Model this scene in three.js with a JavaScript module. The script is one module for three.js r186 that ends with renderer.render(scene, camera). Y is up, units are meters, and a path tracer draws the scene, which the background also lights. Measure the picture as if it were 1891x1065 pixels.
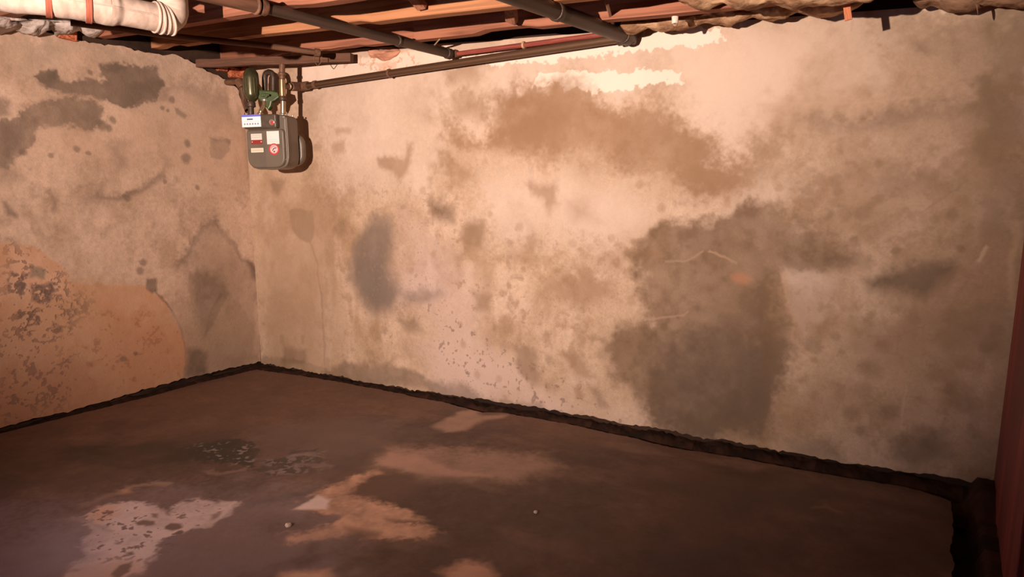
import * as THREE from 'three';
import { RoundedBoxGeometry } from 'three/addons/geometries/RoundedBoxGeometry.js';
import { mergeGeometries } from 'three/addons/utils/BufferGeometryUtils.js';
import { RectAreaLightUniformsLib } from 'three/addons/lights/RectAreaLightUniformsLib.js';

// ---------------------------------------------------------------- camera, sky, lamp, exposure
RectAreaLightUniformsLib.init();
const renderer = new THREE.WebGLRenderer({ antialias: true });
renderer.toneMapping = THREE.LinearToneMapping;
renderer.toneMappingExposure = 1.0;
renderer.shadowMap.enabled = true;
const scene = new THREE.Scene();
const camera = new THREE.PerspectiveCamera(2 * Math.atan(532.5 / 1251) * 180 / Math.PI, 1891 / 1065, 0.05, 60);
camera.position.set(3.83, 1.075, 2.92);
camera.rotation.set(-0.131, 0.556, 0.016 * -1, 'YXZ');
scene.add(camera);

scene.background = new THREE.Color().setRGB(11, 12.5, 20);     // overcast daylight outside the small window

const LAMP = new THREE.Vector3(2.62, 1.36, 4.2);
const AIM = new THREE.Vector3(1.5, 2.32, 0);
const spot = new THREE.SpotLight(new THREE.Color().setRGB(1, 0.765, 0.63), 92, 0, 0.84, 1, 2);
const beam = AIM.clone().sub(LAMP).normalize();
spot.position.copy(LAMP).addScaledVector(beam, 0.03);
spot.target.position.copy(AIM);
spot.castShadow = true; spot.shadow.radius = 1; spot.shadow.mapSize.set(2048, 2048);
scene.add(spot, spot.target);

// ---------------------------------------------------------------- helpers
const col = (r, g, b) => new THREE.Color().setRGB(r, g, b);
const taken = new Map();
function numbered(n) {
  const k = taken.get(n) ?? 0; taken.set(n, k + 1);
  return k ? n + '_' + String(k).padStart(3, '0') : n;
}
function mesh(name, geometry, material, parent = scene) {
  const m = new THREE.Mesh(geometry, material);
  m.name = parent === scene ? numbered(name) : name;
  m.castShadow = m.receiveShadow = true;
  parent.add(m);
  return m;
}
function thing(name, label, category, [x, y, z] = [0, 0, 0], group) {
  const g = new THREE.Group(); g.name = numbered(name); g.position.set(x, y, z);
  g.userData = { label, category };
  if (group) g.userData.group = group;
  scene.add(g); return g;
}
function tag(o, label, category, group) {
  Object.assign(o.userData, { label, category }); if (group) o.userData.group = group; return o;
}
function structure(o, label, category) { Object.assign(o.userData, { kind: 'structure', label, category }); return o; }
function rng(seed) { let s = seed >>> 0; return () => { s = (s + 0x6d2b79f5) >>> 0; let t = Math.imul(s ^ (s >>> 15), 1 | s); t ^= t + Math.imul(t ^ (t >>> 7), 61 | t); return ((t ^ (t >>> 14)) >>> 0) / 4294967296; }; }
const V = (a) => new THREE.Vector3(a[0], a[1], a[2]);

// value noise
function hash(x, y, s) { let h = Math.imul(x, 374761393) ^ Math.imul(y, 668265263) ^ Math.imul(s, 1442695041); h = Math.imul(h ^ (h >>> 13), 1274126177); return ((h ^ (h >>> 16)) >>> 0) / 4294967296; }
function noise(x, y, s) {
  const xi = Math.floor(x), yi = Math.floor(y); let u = x - xi, v = y - yi;
  u = u * u * (3 - 2 * u); v = v * v * (3 - 2 * v);
  const a = hash(xi, yi, s), b = hash(xi + 1, yi, s), c = hash(xi, yi + 1, s), d = hash(xi + 1, yi + 1, s);
  return a + (b - a) * u + (c - a) * v + (a - b - c + d) * u * v;
}
function fbm(x, y, s, oct = 4) { let a = 0.5, t = 0, n = 0; for (let i = 0; i < oct; i++) { t += a * noise(x, y, s + i); n += a; x = x * 2.03 + 7.1; y = y * 2.03 + 3.7; a *= 0.5; } return t / n; }
const sstep = (a, b, x) => { const t = Math.min(1, Math.max(0, (x - a) / (b - a))); return t * t * (3 - 2 * t); };

// A painter in metres: it lays the colours of matter (plaster, damp, dirt, flaking paint) on one surface.
class Paint {
  constructor(x0, y0, W, H, w, h, seed) {
    Object.assign(this, { x0, y0, W, H, w, h });
    const n = w * h; this.c = new Float32Array(n * 3); this.rough = new Float32Array(n); this.bump = new Float32Array(n);
    this.nA = new Float32Array(n); this.nB = new Float32Array(n); this.nC = new Float32Array(n); this.nD = new Float32Array(n); this.nE = new Float32Array(n);
    for (let j = 0, i = 0; j < h; j++) for (let k = 0; k < w; k++, i++) {
      const x = x0 + (k + 0.5) / w * W, y = y0 + (j + 0.5) / h * H;
      this.nA[i] = fbm(x * 5, y * 5, seed, 5); this.nB[i] = fbm(x * 5 + 40, y * 5, seed + 20, 5);
      this.nC[i] = fbm(x * 22, y * 22, seed + 40, 4); this.nE[i] = fbm(x * 62, y * 62, seed + 50, 3); this.nD[i] = noise(x * 150, y * 150, seed + 60) * 0.6 + noise(x * 320, y * 320, seed + 61) * 0.4;
    }
  }
  each(f) { for (let j = 0, i = 0; j < this.h; j++) for (let k = 0; k < this.w; k++, i++) f(i, this.x0 + (k + 0.5) / this.w * this.W, this.y0 + (j + 0.5) / this.h * this.H); }
  stain(poly, color, op, o = {}) {
    let { soft = 0.02, warp = 0.05, tex = 0.35, rough, bump = 0, fine = 0.6, speck } = o;
    if (soft >= 0.018) { const wide = soft >= 0.03; soft *= wide ? 1.5 : 1.25; warp *= wide ? 1.4 : 1.05; op = Math.min(1, op * 1.3); }
    let xa = 1e9, xb = -1e9, ya = 1e9, yb = -1e9;
    for (let i = 0; i < poly.length; i += 2) { xa = Math.min(xa, poly[i]); xb = Math.max(xb, poly[i]); ya = Math.min(ya, poly[i + 1]); yb = Math.max(yb, poly[i + 1]); }
    const pad = soft + warp, n = poly.length / 2;
    const kx = (v) => Math.round((v - this.x0) / this.W * this.w), ky = (v) => Math.round((v - this.y0) / this.H * this.h);
    const k0 = Math.max(0, kx(xa - pad)), k1 = Math.min(this.w, kx(xb + pad)), j0 = Math.max(0, ky(ya - pad)), j1 = Math.min(this.h, ky(yb + pad));
    for (let j = j0; j < j1; j++) for (let k = k0; k < k1; k++) {
      const i = j * this.w + k;
      const w1 = (this.nA[i] - 0.5) + fine * (this.nC[i] - 0.5) + 0.4 * fine * (this.nE[i] - 0.5), w2 = (this.nB[i] - 0.5) + fine * (this.nE[i] - 0.5) * 0.5 + fine * (0.5 - this.nC[i]) * 0.7;
      const x = this.x0 + (k + 0.5) / this.w * this.W + 2 * warp * w1, y = this.y0 + (j + 0.5) / this.h * this.H + 2 * warp * w2;
      let d = 1e9, inside = false;
      for (let a = 0, b = n - 1; a < n; b = a++) {
        const ax = poly[2 * a], ay = poly[2 * a + 1], bx = poly[2 * b], by = poly[2 * b + 1], ex = bx - ax, ey = by - ay;
        const t = Math.min(1, Math.max(0, ((x - ax) * ex + (y - ay) * ey) / (ex * ex + ey * ey + 1e-12)));
        const qx = x - ax - ex * t, qy = y - ay - ey * t; d = Math.min(d, qx * qx + qy * qy);
        if ((ay > y) !== (by > y) && x < ax + (y - ay) / (by - ay) * ex) inside = !inside;
      }
      d = Math.sqrt(d) * (inside ? -1 : 1);
      let a = op * sstep(soft, -soft, d);
      if (a <= 0) continue;
      a *= 1 - tex + tex * sstep(0.25, 0.7, 0.3 * this.nC[i] + 0.55 * this.nB[i] + 0.15 * this.nE[i]);
      if (speck !== undefined) a *= sstep(speck - 0.025, speck + 0.025, 0.42 * this.nC[i] + 0.58 * this.nE[i]);
      for (let q = 0; q < 3; q++) this.c[3 * i + q] += (color[q] - this.c[3 * i + q]) * a;
      if (rough !== undefined) this.rough[i] += (rough - this.rough[i]) * a;
      this.bump[i] += bump * a;
    }
    return this;
  }
  spot(x, y, rx, ry, color, op, o) { const p = []; for (let i = 0; i < 10; i++) { const t = i / 10 * 2 * Math.PI; p.push(x + rx * Math.cos(t), y + ry * Math.sin(t)); } return this.stain(p, color, op, { warp: rx * 0.7, soft: rx * 0.45, ...o }); }
  line(pts, width, color, op, o) {
    for (let i = 0; i + 3 < pts.length; i += 2) {
      const [ax, ay, bx, by] = pts.slice(i, i + 4), l = Math.hypot(bx - ax, by - ay) || 1, px = -(by - ay) / l * width / 2, py = (bx - ax) / l * width / 2;
      this.stain([ax + px, ay + py, bx + px, by + py, bx - px, by - py, ax - px, ay - py], color, op, { soft: width * 0.5, warp: width * 1.2, tex: 0.5, ...o });
    }
    return this;
  }
  texture(kind) {
    const { w, h } = this, d = new Uint8Array(w * h * 4);
    const enc = (v) => Math.round(255 * Math.min(1, Math.max(0, v <= 0.0031308 ? 12.92 * v : 1.055 * Math.pow(v, 1 / 2.4) - 0.055)));
    for (let i = 0; i < w * h; i++) {
      if (kind === 'color') for (let q = 0; q < 3; q++) d[4 * i + q] = enc(this.c[3 * i + q]);
      else { const v = Math.round(255 * Math.min(1, Math.max(0, kind === 'rough' ? this.rough[i] : this.bump[i]))); d[4 * i] = d[4 * i + 1] = d[4 * i + 2] = v; }
      d[4 * i + 3] = 255;
    }
    const t = new THREE.DataTexture(d, w, h); t.magFilter = THREE.LinearFilter; t.minFilter = THREE.LinearMipmapLinearFilter; t.generateMipmaps = true;
    if (kind === 'color') t.colorSpace = THREE.SRGBColorSpace;
    t.needsUpdate = true; return t;
  }
  material(o = {}) { return new THREE.MeshPhysicalMaterial({ specularIntensity: 0.3, map: this.texture('color'), roughnessMap: this.texture('rough'), roughness: 1, bumpMap: this.texture('bump'), bumpScale: 0.006, ...o }); }
  uv(geometry, a, b) {       // a, b: which position axes run along the surface, in metres
    const p = geometry.attributes.position, u = new Float32Array(p.count * 2), g = ['getX', 'getY', 'getZ'];
    for (let i = 0; i < p.count; i++) { u[2 * i] = (p[g[a]](i) - this.x0) / this.W; u[2 * i + 1] = (p[g[b]](i) - this.y0) / this.H; }
    geometry.setAttribute('uv', new THREE.BufferAttribute(u, 2)); return geometry;
  }
}
function ragged(pts, step, amp, seed, close = false) {   // break a polyline up into an uneven edge
  const out = []; const n = pts.length;
  for (let i = 0; i < (close ? n : n - 1); i++) {
    const a = pts[i], b = pts[(i + 1) % n], l = Math.hypot(b[0] - a[0], b[1] - a[1]), k = Math.max(1, Math.round(l / step));
    for (let j = 0; j < k; j++) {
      const t = j / k, x = a[0] + (b[0] - a[0]) * t, y = a[1] + (b[1] - a[1]) * t, nx = -(b[1] - a[1]) / l, ny = (b[0] - a[0]) / l;
      const d = j ? amp * 2 * (fbm(x * 9 + 5 * i, y * 9, seed, 4) - 0.5) + amp * 0.7 * (hash(i * 131 + j, 7, seed) - 0.5) : 0;
      out.push([x + nx * d, y + ny * d]);
    }
  }
  if (!close) out.push(pts[n - 1]);
  return out;
}
const shape = (pts) => new THREE.Shape(pts.map((p) => new THREE.Vector2(p[0], p[1])));
const unflat = (f) => { const o = []; for (let i = 0; i < f.length; i += 2) o.push([f[i], f[i + 1]]); return o; };
function box(x0, x1, y0, y1, z0, z1) { const g = new THREE.BoxGeometry(x1 - x0, y1 - y0, z1 - z0); g.translate((x0 + x1) / 2, (y0 + y1) / 2, (z0 + z1) / 2); return g; }
function tube(points, r, seg = 14, closed = false, len = 0) {
  const c = points.length === 2 ? new THREE.LineCurve3(V(points[0]), V(points[1])) : new THREE.CatmullRomCurve3(points.map(V), closed, 'catmullrom', 0.12);
  return new THREE.TubeGeometry(c, len || Math.max(2, (points.length - 1) * 10), r, seg, closed);
}
function rod(a, b, r, seg = 16, r2 = r) {                // a capped round bar between two points, slightly chamfered
  const A = V(a), B = V(b), l = A.distanceTo(B), e = Math.min(r, r2) * 0.15;
  const g = new THREE.LatheGeometry([[0, 0], [r - e, 0], [r, e], [r2, l - e], [r2 - e, l], [0, l]].map((p) => new THREE.Vector2(p[0], p[1])), seg);
  g.applyQuaternion(new THREE.Quaternion().setFromUnitVectors(new THREE.Vector3(0, 1, 0), B.clone().sub(A).normalize())); g.translate(A.x, A.y, A.z); return g;
}
const lerp3 = (a, b, t) => [a[0] + (b[0] - a[0]) * t, a[1] + (b[1] - a[1]) * t, a[2] + (b[2] - a[2]) * t];
const CEIL = (x) => 1.96 - 0.07 * x;                    // underside of the sagging joists

// small tiling material textures
function tileMaterial(w, h, f, o) {
  const d = new Uint8Array(w * h * 4), b = new Uint8Array(w * h * 4);
  for (let j = 0, i = 0; j < h; j++) for (let k = 0; k < w; k++, i++) {
    const [r, g, bl, bu] = f(k / w, j / h);
    [r, g, bl].forEach((v, q) => { d[4 * i + q] = Math.round(255 * Math.min(1, Math.max(0, 1.055 * Math.pow(Math.max(0, v), 1 / 2.4) - 0.055))); b[4 * i + q] = Math.round(255 * Math.min(1, Math.max(0, bu))); });
    d[4 * i + 3] = b[4 * i + 3] = 255;
  }
  const mk = (a) => { const t = new THREE.DataTexture(a, w, h); t.magFilter = THREE.LinearFilter; t.wrapS = t.wrapT = THREE.RepeatWrapping; t.needsUpdate = true; return t; };
  const map = mk(d); map.colorSpace = THREE.SRGBColorSpace;
  return new THREE.MeshPhysicalMaterial({ map, bumpMap: mk(b), roughness: 0.85, bumpScale: 0.002, specularIntensity: (o?.roughness ?? 0.85) > 0.8 ? 0.25 : 1, ...o });
}
const mix3 = (a, b, t) => [a[0] + (b[0] - a[0]) * t, a[1] + (b[1] - a[1]) * t, a[2] + (b[2] - a[2]) * t];
const grain = (base, dark, s) => tileMaterial(512, 128, (u, v) => { const n = fbm(u * 5, v * 26, s, 4), m = fbm(u * 9, v * 7, s + 9, 3), c = mix3(base, dark, sstep(0.35, 0.75, n) * 0.7 + sstep(0.55, 0.8, m) * 0.35); return [...c, n]; });
const mottled = (base, dark, s, o, f = 8) => tileMaterial(256, 256, (u, v) => { const n = fbm(u * f, v * f, s, 5), c = mix3(base, dark, sstep(0.3, 0.72, n)); return [...c, n]; }, o);

const woodA = grain([0.38, 0.16, 0.098], [0.20, 0.08, 0.05], 11), woodB = grain([0.44, 0.205, 0.10], [0.25, 0.105, 0.055], 12), woodC = grain([0.28, 0.125, 0.075], [0.15, 0.068, 0.042], 13);
const oldBoard = grain([0.025, 0.018, 0.015], [0.015, 0.011, 0.009], 14);
const paleWood = grain([0.60, 0.40, 0.25], [0.45, 0.27, 0.15], 15);
const rust = mottled([0.20, 0.095, 0.055], [0.10, 0.05, 0.032], 21, { roughness: 0.6, metalness: 0.2 });
const brownPipe = mottled([0.125, 0.064, 0.032], [0.06, 0.03, 0.019], 22, { roughness: 0.42, metalness: 0.25 });
const darkIron = mottled([0.075, 0.047, 0.033], [0.04, 0.026, 0.02], 23, { roughness: 0.5, metalness: 0.25 });
const redPipe = mottled([0.33, 0.07, 0.05], [0.19, 0.045, 0.035], 24, { roughness: 0.45 });
const soil = mottled([0.05, 0.023, 0.015], [0.02, 0.011, 0.008], 25, { roughness: 0.95, bumpScale: 0.01 });
const masonry = mottled([0.06, 0.034, 0.024], [0.03, 0.018, 0.014], 26, { roughness: 0.95, bumpScale: 0.01 });
const mortar = mottled([0.56, 0.36, 0.215], [0.27, 0.145, 0.08], 27, { roughness: 0.95, bumpScale: 0.012 });
const greyMortar = mottled([0.62, 0.53, 0.49], [0.28, 0.22, 0.19], 28, { roughness: 0.95, bumpScale: 0.012 });
const brickMat = mottled([0.62, 0.20, 0.10], [0.42, 0.12, 0.06], 29, { roughness: 0.95, bumpScale: 0.008 });
const plainPlaster = mottled([0.22, 0.16, 0.12], [0.15, 0.105, 0.08], 30, { roughness: 0.95 }, 12);

// ---------------------------------------------------------------- back wall
const DARK = [0.15, 0.092, 0.055], BROWN = [0.30, 0.18, 0.105], GREY = [0.185, 0.14, 0.118], PALE = [0.66, 0.52, 0.43], WHITE = [0.80, 0.70, 0.60], LILAC = [0.60, 0.46, 0.43];
const bw = new Paint(-0.02, -0.06, 4.2, 2.06, 2048, 1004, 101);
bw.each((i, x, y) => {
  const big = fbm(x * 1.6, y * 1.6, 301, 4), mid = bw.nA[i], streak = fbm(x * 14, y * 2.2, 302, 3), fine = bw.nC[i];
  let c = mix3([0.515, 0.37, 0.265], [0.375, 0.25, 0.16], sstep(0.36, 0.64, 0.45 * big + 0.55 * mid));
  c = mix3(c, [0.64, 0.48, 0.375], 0.6 * sstep(0.46, 0.68, 0.65 * bw.nB[i] + 0.35 * streak));
  c = mix3(c, [0.32, 0.21, 0.135], 0.5 * sstep(0.5, 0.7, 0.5 * fine + 0.3 * streak + 0.2 * mid));
  const g = 0.78 + 0.2 * bw.nD[i] + 0.24 * bw.nE[i];
  for (let q = 0; q < 3; q++) bw.c[3 * i + q] = c[q] * g;
  bw.rough[i] = 0.93; bw.bump[i] = 0.35 + 0.3 * fine + 0.12 * bw.nD[i];
});
const S = (p, c, o, k) => bw.stain(p, c, o, k);
// paler plaster fields
S([0.573,1.953,1.694,1.871,2.563,1.817,3.19,1.803,3.508,1.677,3.403,1.469,3.052,1.37,2.743,1.461,2.373,1.54,1.886,1.531,1.396,1.628,0.901,1.489,0.537,1.512], PALE, 0.6, { soft: 0.12, warp: 0.12 });
S([0.909,1.611,1.545,1.642,1.641,1.328,1.524,1.104,1.129,1.049,0.791,1.18,0.719,1.437], PALE, 0.55, { soft: 0.1, warp: 0.1 });
S([1.878,1.18,2.226,1.222,2.671,1.085,2.75,0.915,2.62,0.788,2.311,0.804,1.969,0.822,1.805,0.987], PALE, 0.6, { soft: 0.08, warp: 0.1 });
S([2.814,1.704,3.296,1.685,3.621,1.565,3.519,1.418,3.287,1.353,3.052,1.37,2.816,1.546], [0.68,0.53,0.42], 0.55, { soft: 0.08, warp: 0.08 });
S([1.285,0.927,1.477,0.869,1.694,0.786,1.739,0.526,1.872,0.274,2.071,0.181,2.069,0.022,1.742,0.004,1.483,0.077,1.372,0.221,1.342,0.437,1.25,0.618], LILAC, 0.5, { soft: 0.1, warp: 0.09, tex: 0.5 });
S([1.491,0.264,1.855,0.272,2.214,0.115,2.366,0.025,2.733,0.03,2.541,-0.029,2.052,0.005,1.632,-0.012,1.444,0.072], [0.62,0.46,0.39], 0.65, { soft: 0.05, warp: 0.07 });
S([3.327,0.794,3.488,0.787,3.524,0.647,3.422,0.462,3.372,0.592,3.354,0.725], PALE, 0.45, { soft: 0.02, warp: 0.03 });
S([3.124,1.144,3.356,1.138,3.419,1.051,3.298,1.042,3.17,1.065,3.06,1.022], PALE, 0.4, { soft: 0.04, warp: 0.06 });
S([0.138,1.539,0.419,1.256,0.639,0.988,0.656,0.588,0.566,0.029,0.102,0.048,0.07,0.631], [0.47,0.315,0.215], 0.4, { soft: 0.05, warp: 0.04 });
// lime-white bare patches with torn outlines
S([1.692,1.796,2.202,1.796,2.563,1.778,3.042,1.77,3.061,1.725,2.896,1.694,2.64,1.708,2.429,1.714,2.201,1.726,1.892,1.747,1.691,1.753], WHITE, 0.95, { soft: 0.005, warp: 0.026, fine: 1.4, tex: 0.12, bump: -0.15 });
S([0.57,1.907,0.969,1.87,1.254,1.871,1.66,1.862,1.692,1.796,1.249,1.78,0.697,1.759,0.551,1.799], [0.82,0.66,0.55], 0.9, { soft: 0.012, warp: 0.03, tex: 0.25 });
S([2.14,1.599,2.201,1.669,2.456,1.642,2.51,1.671,2.602,1.645,2.742,1.627,2.901,1.583,2.887,1.544,2.742,1.553,2.563,1.557,2.456,1.545,2.373,1.57,2.316,1.565,2.288,1.61,2.259,1.62,2.2,1.606], WHITE, 0.97, { soft: 0.005, warp: 0.024, fine: 1.6, tex: 0.1, bump: -0.15 });
// the brown damp cloud below them
S([2,1.587,2.155,1.598,2.265,1.62,2.345,1.563,2.564,1.464,2.961,1.347,2.997,1.288,3.143,1.232,3.211,1.142,2.989,1.114,2.747,1.184,2.483,1.247,2.196,1.285,1.882,1.349,1.664,1.372,1.645,1.44,1.85,1.41,2.013,1.426], BROWN, 0.72, { soft: 0.045, warp: 0.08, tex: 0.4 });
S([2.047,1.57,2.265,1.605,2.345,1.531,2.372,1.442,2.198,1.404,2.076,1.425], [0.27,0.15,0.085], 0.45, { soft: 0.05, warp: 0.05 });
S([2.456,1.448,2.694,1.406,2.961,1.331,2.962,1.29,2.695,1.312,2.483,1.348], [0.27,0.155,0.085], 0.5, { soft: 0.04, warp: 0.05 });
S([2.695,1.229,2.94,1.241,3.123,1.189,3.168,1.143,2.942,1.131,2.721,1.168], [0.3,0.18,0.1], 0.4, { soft: 0.05, warp: 0.06 });
// the great damp stain and its lobes
S([2.725,0.816,2.679,0.69,2.741,0.544,2.595,0.435,2.506,0.329,2.54,0.186,2.678,0.139,2.825,0.019,3.298,0.07,3.327,0.174,3.311,0.335,3.366,0.524,3.331,0.679,3.298,0.793,3.22,0.831,3.108,0.896,3.06,1.006,2.848,1.006,2.75,0.915], DARK, 0.62, { soft: 0.035, warp: 0.06, tex: 0.35 });
S([2.794,0.398,3.001,0.54,3.208,0.487,3.29,0.309,3.253,0.103,2.888,0.03,2.731,0.186], [0.12,0.085,0.065], 0.5, { soft: 0.07, warp: 0.07, tex: 0.2 });
S([3.306,0.789,3.361,0.546,3.322,0.337,3.236,0.302,3.223,0.718], DARK, 0.35, { soft: 0.02, warp: 0.03 });
S([3.052,0.987,3.137,1.059,3.298,1.031,3.362,0.966,3.482,0.945,3.592,0.817,3.469,0.791,3.306,0.798,3.177,0.821,3.086,0.873], DARK, 0.52, { soft: 0.03, warp: 0.05 });
S([3.149,1.043,3.256,1.036,3.215,0.992,3.154,0.999], DARK, 0.55, { soft: 0.025, warp: 0.02 });
S([3.427,0.854,3.544,0.845,3.584,0.804,3.469,0.795], DARK, 0.45, { soft: 0.03, warp: 0.02 });
S([2.512,0.422,2.676,0.488,2.856,0.479,2.756,0.292,2.568,0.243], DARK, 0.3, { soft: 0.06, warp: 0.06 });
S([3.605,0.748,3.677,0.782,3.765,0.792,3.866,0.82,3.92,0.802,3.903,0.752,3.806,0.686,3.734,0.713,3.625,0.717], [0.145,0.105,0.075], 0.72, { soft: 0.025, warp: 0.03, tex: 0.25 });
// smaller damp spots, left to right
S([0.374,1.022,0.43,1.038,0.598,1.014,0.596,0.921,0.54,0.827,0.459,0.852,0.388,0.902], [0.25,0.17,0.11], 0.68, { soft: 0.008, warp: 0.02 });
S([0.212,1.222,0.344,1.205,0.286,1.125,0.236,1.143], DARK, 0.4, { soft: 0.02, warp: 0.02 });
S([1.084,0.988,1.207,0.963,1.224,0.834,1.177,0.709,1.269,0.588,1.189,0.457,1.053,0.441,0.944,0.522,0.862,0.632,0.898,0.763,0.967,0.893], GREY, 0.68, { soft: 0.04, warp: 0.03, tex: 0.2 });
S([0.92,0.764,1.112,0.738,1.185,0.552,1.097,0.467,0.972,0.539], [0.165,0.135,0.115], 0.4, { soft: 0.04, warp: 0.03 });
S([1.239,0.398,1.36,0.407,1.408,0.334,1.296,0.324], DARK, 0.5, { soft: 0.025, warp: 0.02 });
S([1.268,0.573,1.466,0.599,1.577,0.56,1.462,0.507,1.305,0.497], GREY, 0.5, { soft: 0.03, warp: 0.03 });
S([0.749,0.906,0.868,0.988,0.861,0.891,0.792,0.858], DARK, 0.35, { soft: 0.02, warp: 0.02 });
S([1.499,1.058,1.566,1.063,1.652,1.028,1.643,0.973,1.519,0.993], DARK, 0.72, { soft: 0.03, warp: 0.02 });
S([1.699,0.953,1.849,0.976,1.878,0.909,1.842,0.833,1.752,0.822,1.704,0.873], [0.25,0.155,0.09], 0.65, { soft: 0.025, warp: 0.03 });
S([1.766,0.831,1.869,0.82,1.882,0.65,1.811,0.589,1.769,0.702], BROWN, 0.4, { soft: 0.05, warp: 0.05 });
S([1.144,1.317,1.234,1.334,1.32,1.309,1.346,1.378,1.384,1.364,1.372,1.277,1.298,1.179,1.26,1.222,1.157,1.262], BROWN, 0.6, { soft: 0.02, warp: 0.03 });
S([1.586,1.303,1.738,1.279,1.811,1.204,1.679,1.181], BROWN, 0.45, { soft: 0.04, warp: 0.04 });
S([1.679,1.613,1.796,1.635,1.913,1.534,1.891,1.466,1.779,1.523,1.718,1.531], BROWN, 0.5, { soft: 0.02, warp: 0.05, tex: 0.7 });
S([1.603,1.763,1.885,1.742,1.837,1.668,1.66,1.686], BROWN, 0.6, { soft: 0.03, warp: 0.04 });
S([1.638,1.446,1.756,1.438,1.74,1.368,1.643,1.373], BROWN, 0.45, { soft: 0.03, warp: 0.03 });
S([0.796,1.502,0.945,1.498,0.934,1.468,0.803,1.47], BROWN, 0.5, { soft: 0.015, warp: 0.02 });
S([0.746,1.429,0.88,1.434,0.866,1.354,0.751,1.372], BROWN, 0.4, { soft: 0.02, warp: 0.03 });
S([0.615,1.418,0.689,1.414,0.677,1.376,0.612,1.379], BROWN, 0.45, { soft: 0.015, warp: 0.015 });
S([0.553,1.703,0.738,1.702,0.684,1.582,0.564,1.543], BROWN, 0.3, { soft: 0.03, warp: 0.03 });
S([2.09,1.158,2.261,1.159,2.283,1.034,2.229,0.982,2.194,1.061,2.133,1.094], BROWN, 0.55, { soft: 0.025, warp: 0.04 });
S([2.342,1.052,2.442,1.063,2.47,0.987,2.37,0.975], BROWN, 0.42, { soft: 0.04, warp: 0.03 });
S([2.018,0.837,2.145,0.853,2.144,0.745,2.049,0.755], BROWN, 0.45, { soft: 0.035, warp: 0.03 });
S([2.158,0.642,2.369,0.754,2.545,0.709,2.572,0.621,2.427,0.567,2.31,0.597,2.187,0.524,2.11,0.593], BROWN, 0.6, { soft: 0.04, warp: 0.07 });
S([2.413,0.807,2.539,0.836,2.62,0.788,2.511,0.754], BROWN, 0.35, { soft: 0.04, warp: 0.04 });
S([1.759,0.586,1.88,0.593,1.878,0.501,1.791,0.486], [0.25,0.16,0.1], 0.55, { soft: 0.025, warp: 0.02 });
S([1.658,0.785,1.73,0.787,1.707,0.641,1.672,0.669], BROWN, 0.3, { soft: 0.02, warp: 0.03 });
S([2.018,0.313,2.154,0.332,2.189,0.162,2.132,0.12,2.055,0.185], [0.27,0.175,0.12], 0.58, { soft: 0.025, warp: 0.04 });
S([2.308,0.348,2.412,0.332,2.455,0.229,2.367,0.218], BROWN, 0.5, { soft: 0.025, warp: 0.04 });
S([2.343,0.16,2.397,0.194,2.411,0.087,2.361,0.093], BROWN, 0.45, { soft: 0.02, warp: 0.03 });
S([2.449,0.16,2.489,0.166,2.535,0.078,2.498,0.067], DARK, 0.4, { soft: 0.02, warp: 0.02 });
S([2.052,0.02,2.182,0.053,2.213,-0.013,2.052,-0.024], GREY, 0.4, { soft: 0.02, warp: 0.02 });
S([0.593,-0.01,0.771,0.088,1.226,0.128,1.386,0.09,1.481,0.007,1.07,-0.016,0.801,-0.025], [0.22,0.155,0.115], 0.6, { soft: 0.02, warp: 0.03 });
S([1.404,0.047,1.708,0.088,1.849,0.019,2.052,-0.001,1.848,-0.026,1.48,-0.018], GREY, 0.5, { soft: 0.025, warp: 0.05 });
S([0.239,0.136,0.451,0.14,0.447,0.029,0.234,0.019], DARK, 0.5, { soft: 0.02, warp: 0.02 });
S([0.014,0.057,0.419,0.055,0.71,0.012,0.707,-0.023,0.204,-0.022,0.008,-0.007], DARK, 0.4, { soft: 0.015, warp: 0.03 });
S([0.197,0.205,0.246,0.217,0.251,0.156,0.204,0.154], DARK, 0.35, { soft: 0.012, warp: 0.015 });
S([0.413,0.232,0.449,0.235,0.434,0.177,0.408,0.175], DARK, 0.35, { soft: 0.012, warp: 0.015 });
// right part
S([3.367,1.379,3.593,1.392,3.768,1.393,3.929,1.405,4.065,1.442,4.077,1.253,3.935,1.304,3.771,1.327,3.596,1.34,3.466,1.333], DARK, 0.36, { soft: 0.045, warp: 0.06 });
S([3.522,1.347,3.7,1.383,3.804,1.346,3.668,1.323,3.561,1.314], DARK, 0.3, { soft: 0.03, warp: 0.04 });
S([3.581,1.663,3.756,1.617,3.9,1.627,4.05,1.655,4.099,0.932,4.051,0.987,4.004,1.248,3.926,1.456,3.759,1.545,3.655,1.58], [0.23,0.165,0.1], 0.52, { soft: 0.07, warp: 0.09 });
S([3.733,1.605,3.76,1.597,3.785,1.568,3.748,1.576], DARK, 0.5, { soft: 0.02, warp: 0.015 });
S([3.975,1.648,4.049,1.672,4.097,0.95,4.048,1.173], [0.19,0.135,0.085], 0.4, { soft: 0.06, warp: 0.06 });
S([3.586,1.168,3.78,1.168,3.934,1.121,3.861,1.061,3.697,1.104], DARK, 0.42, { soft: 0.04, warp: 0.06 });
S([3.283,1.48,3.476,1.542,3.693,1.518,3.862,1.463,3.766,1.416,3.52,1.398,3.308,1.352], [0.4,0.255,0.155], 0.4, { soft: 0.06, warp: 0.08 });
const dots = (paint, list, color, op, o) => { for (let i = 0; i < list.length; i += 3) paint.spot(list[i], list[i + 1], list[i + 2], list[i + 2], color, op, o); };
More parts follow.
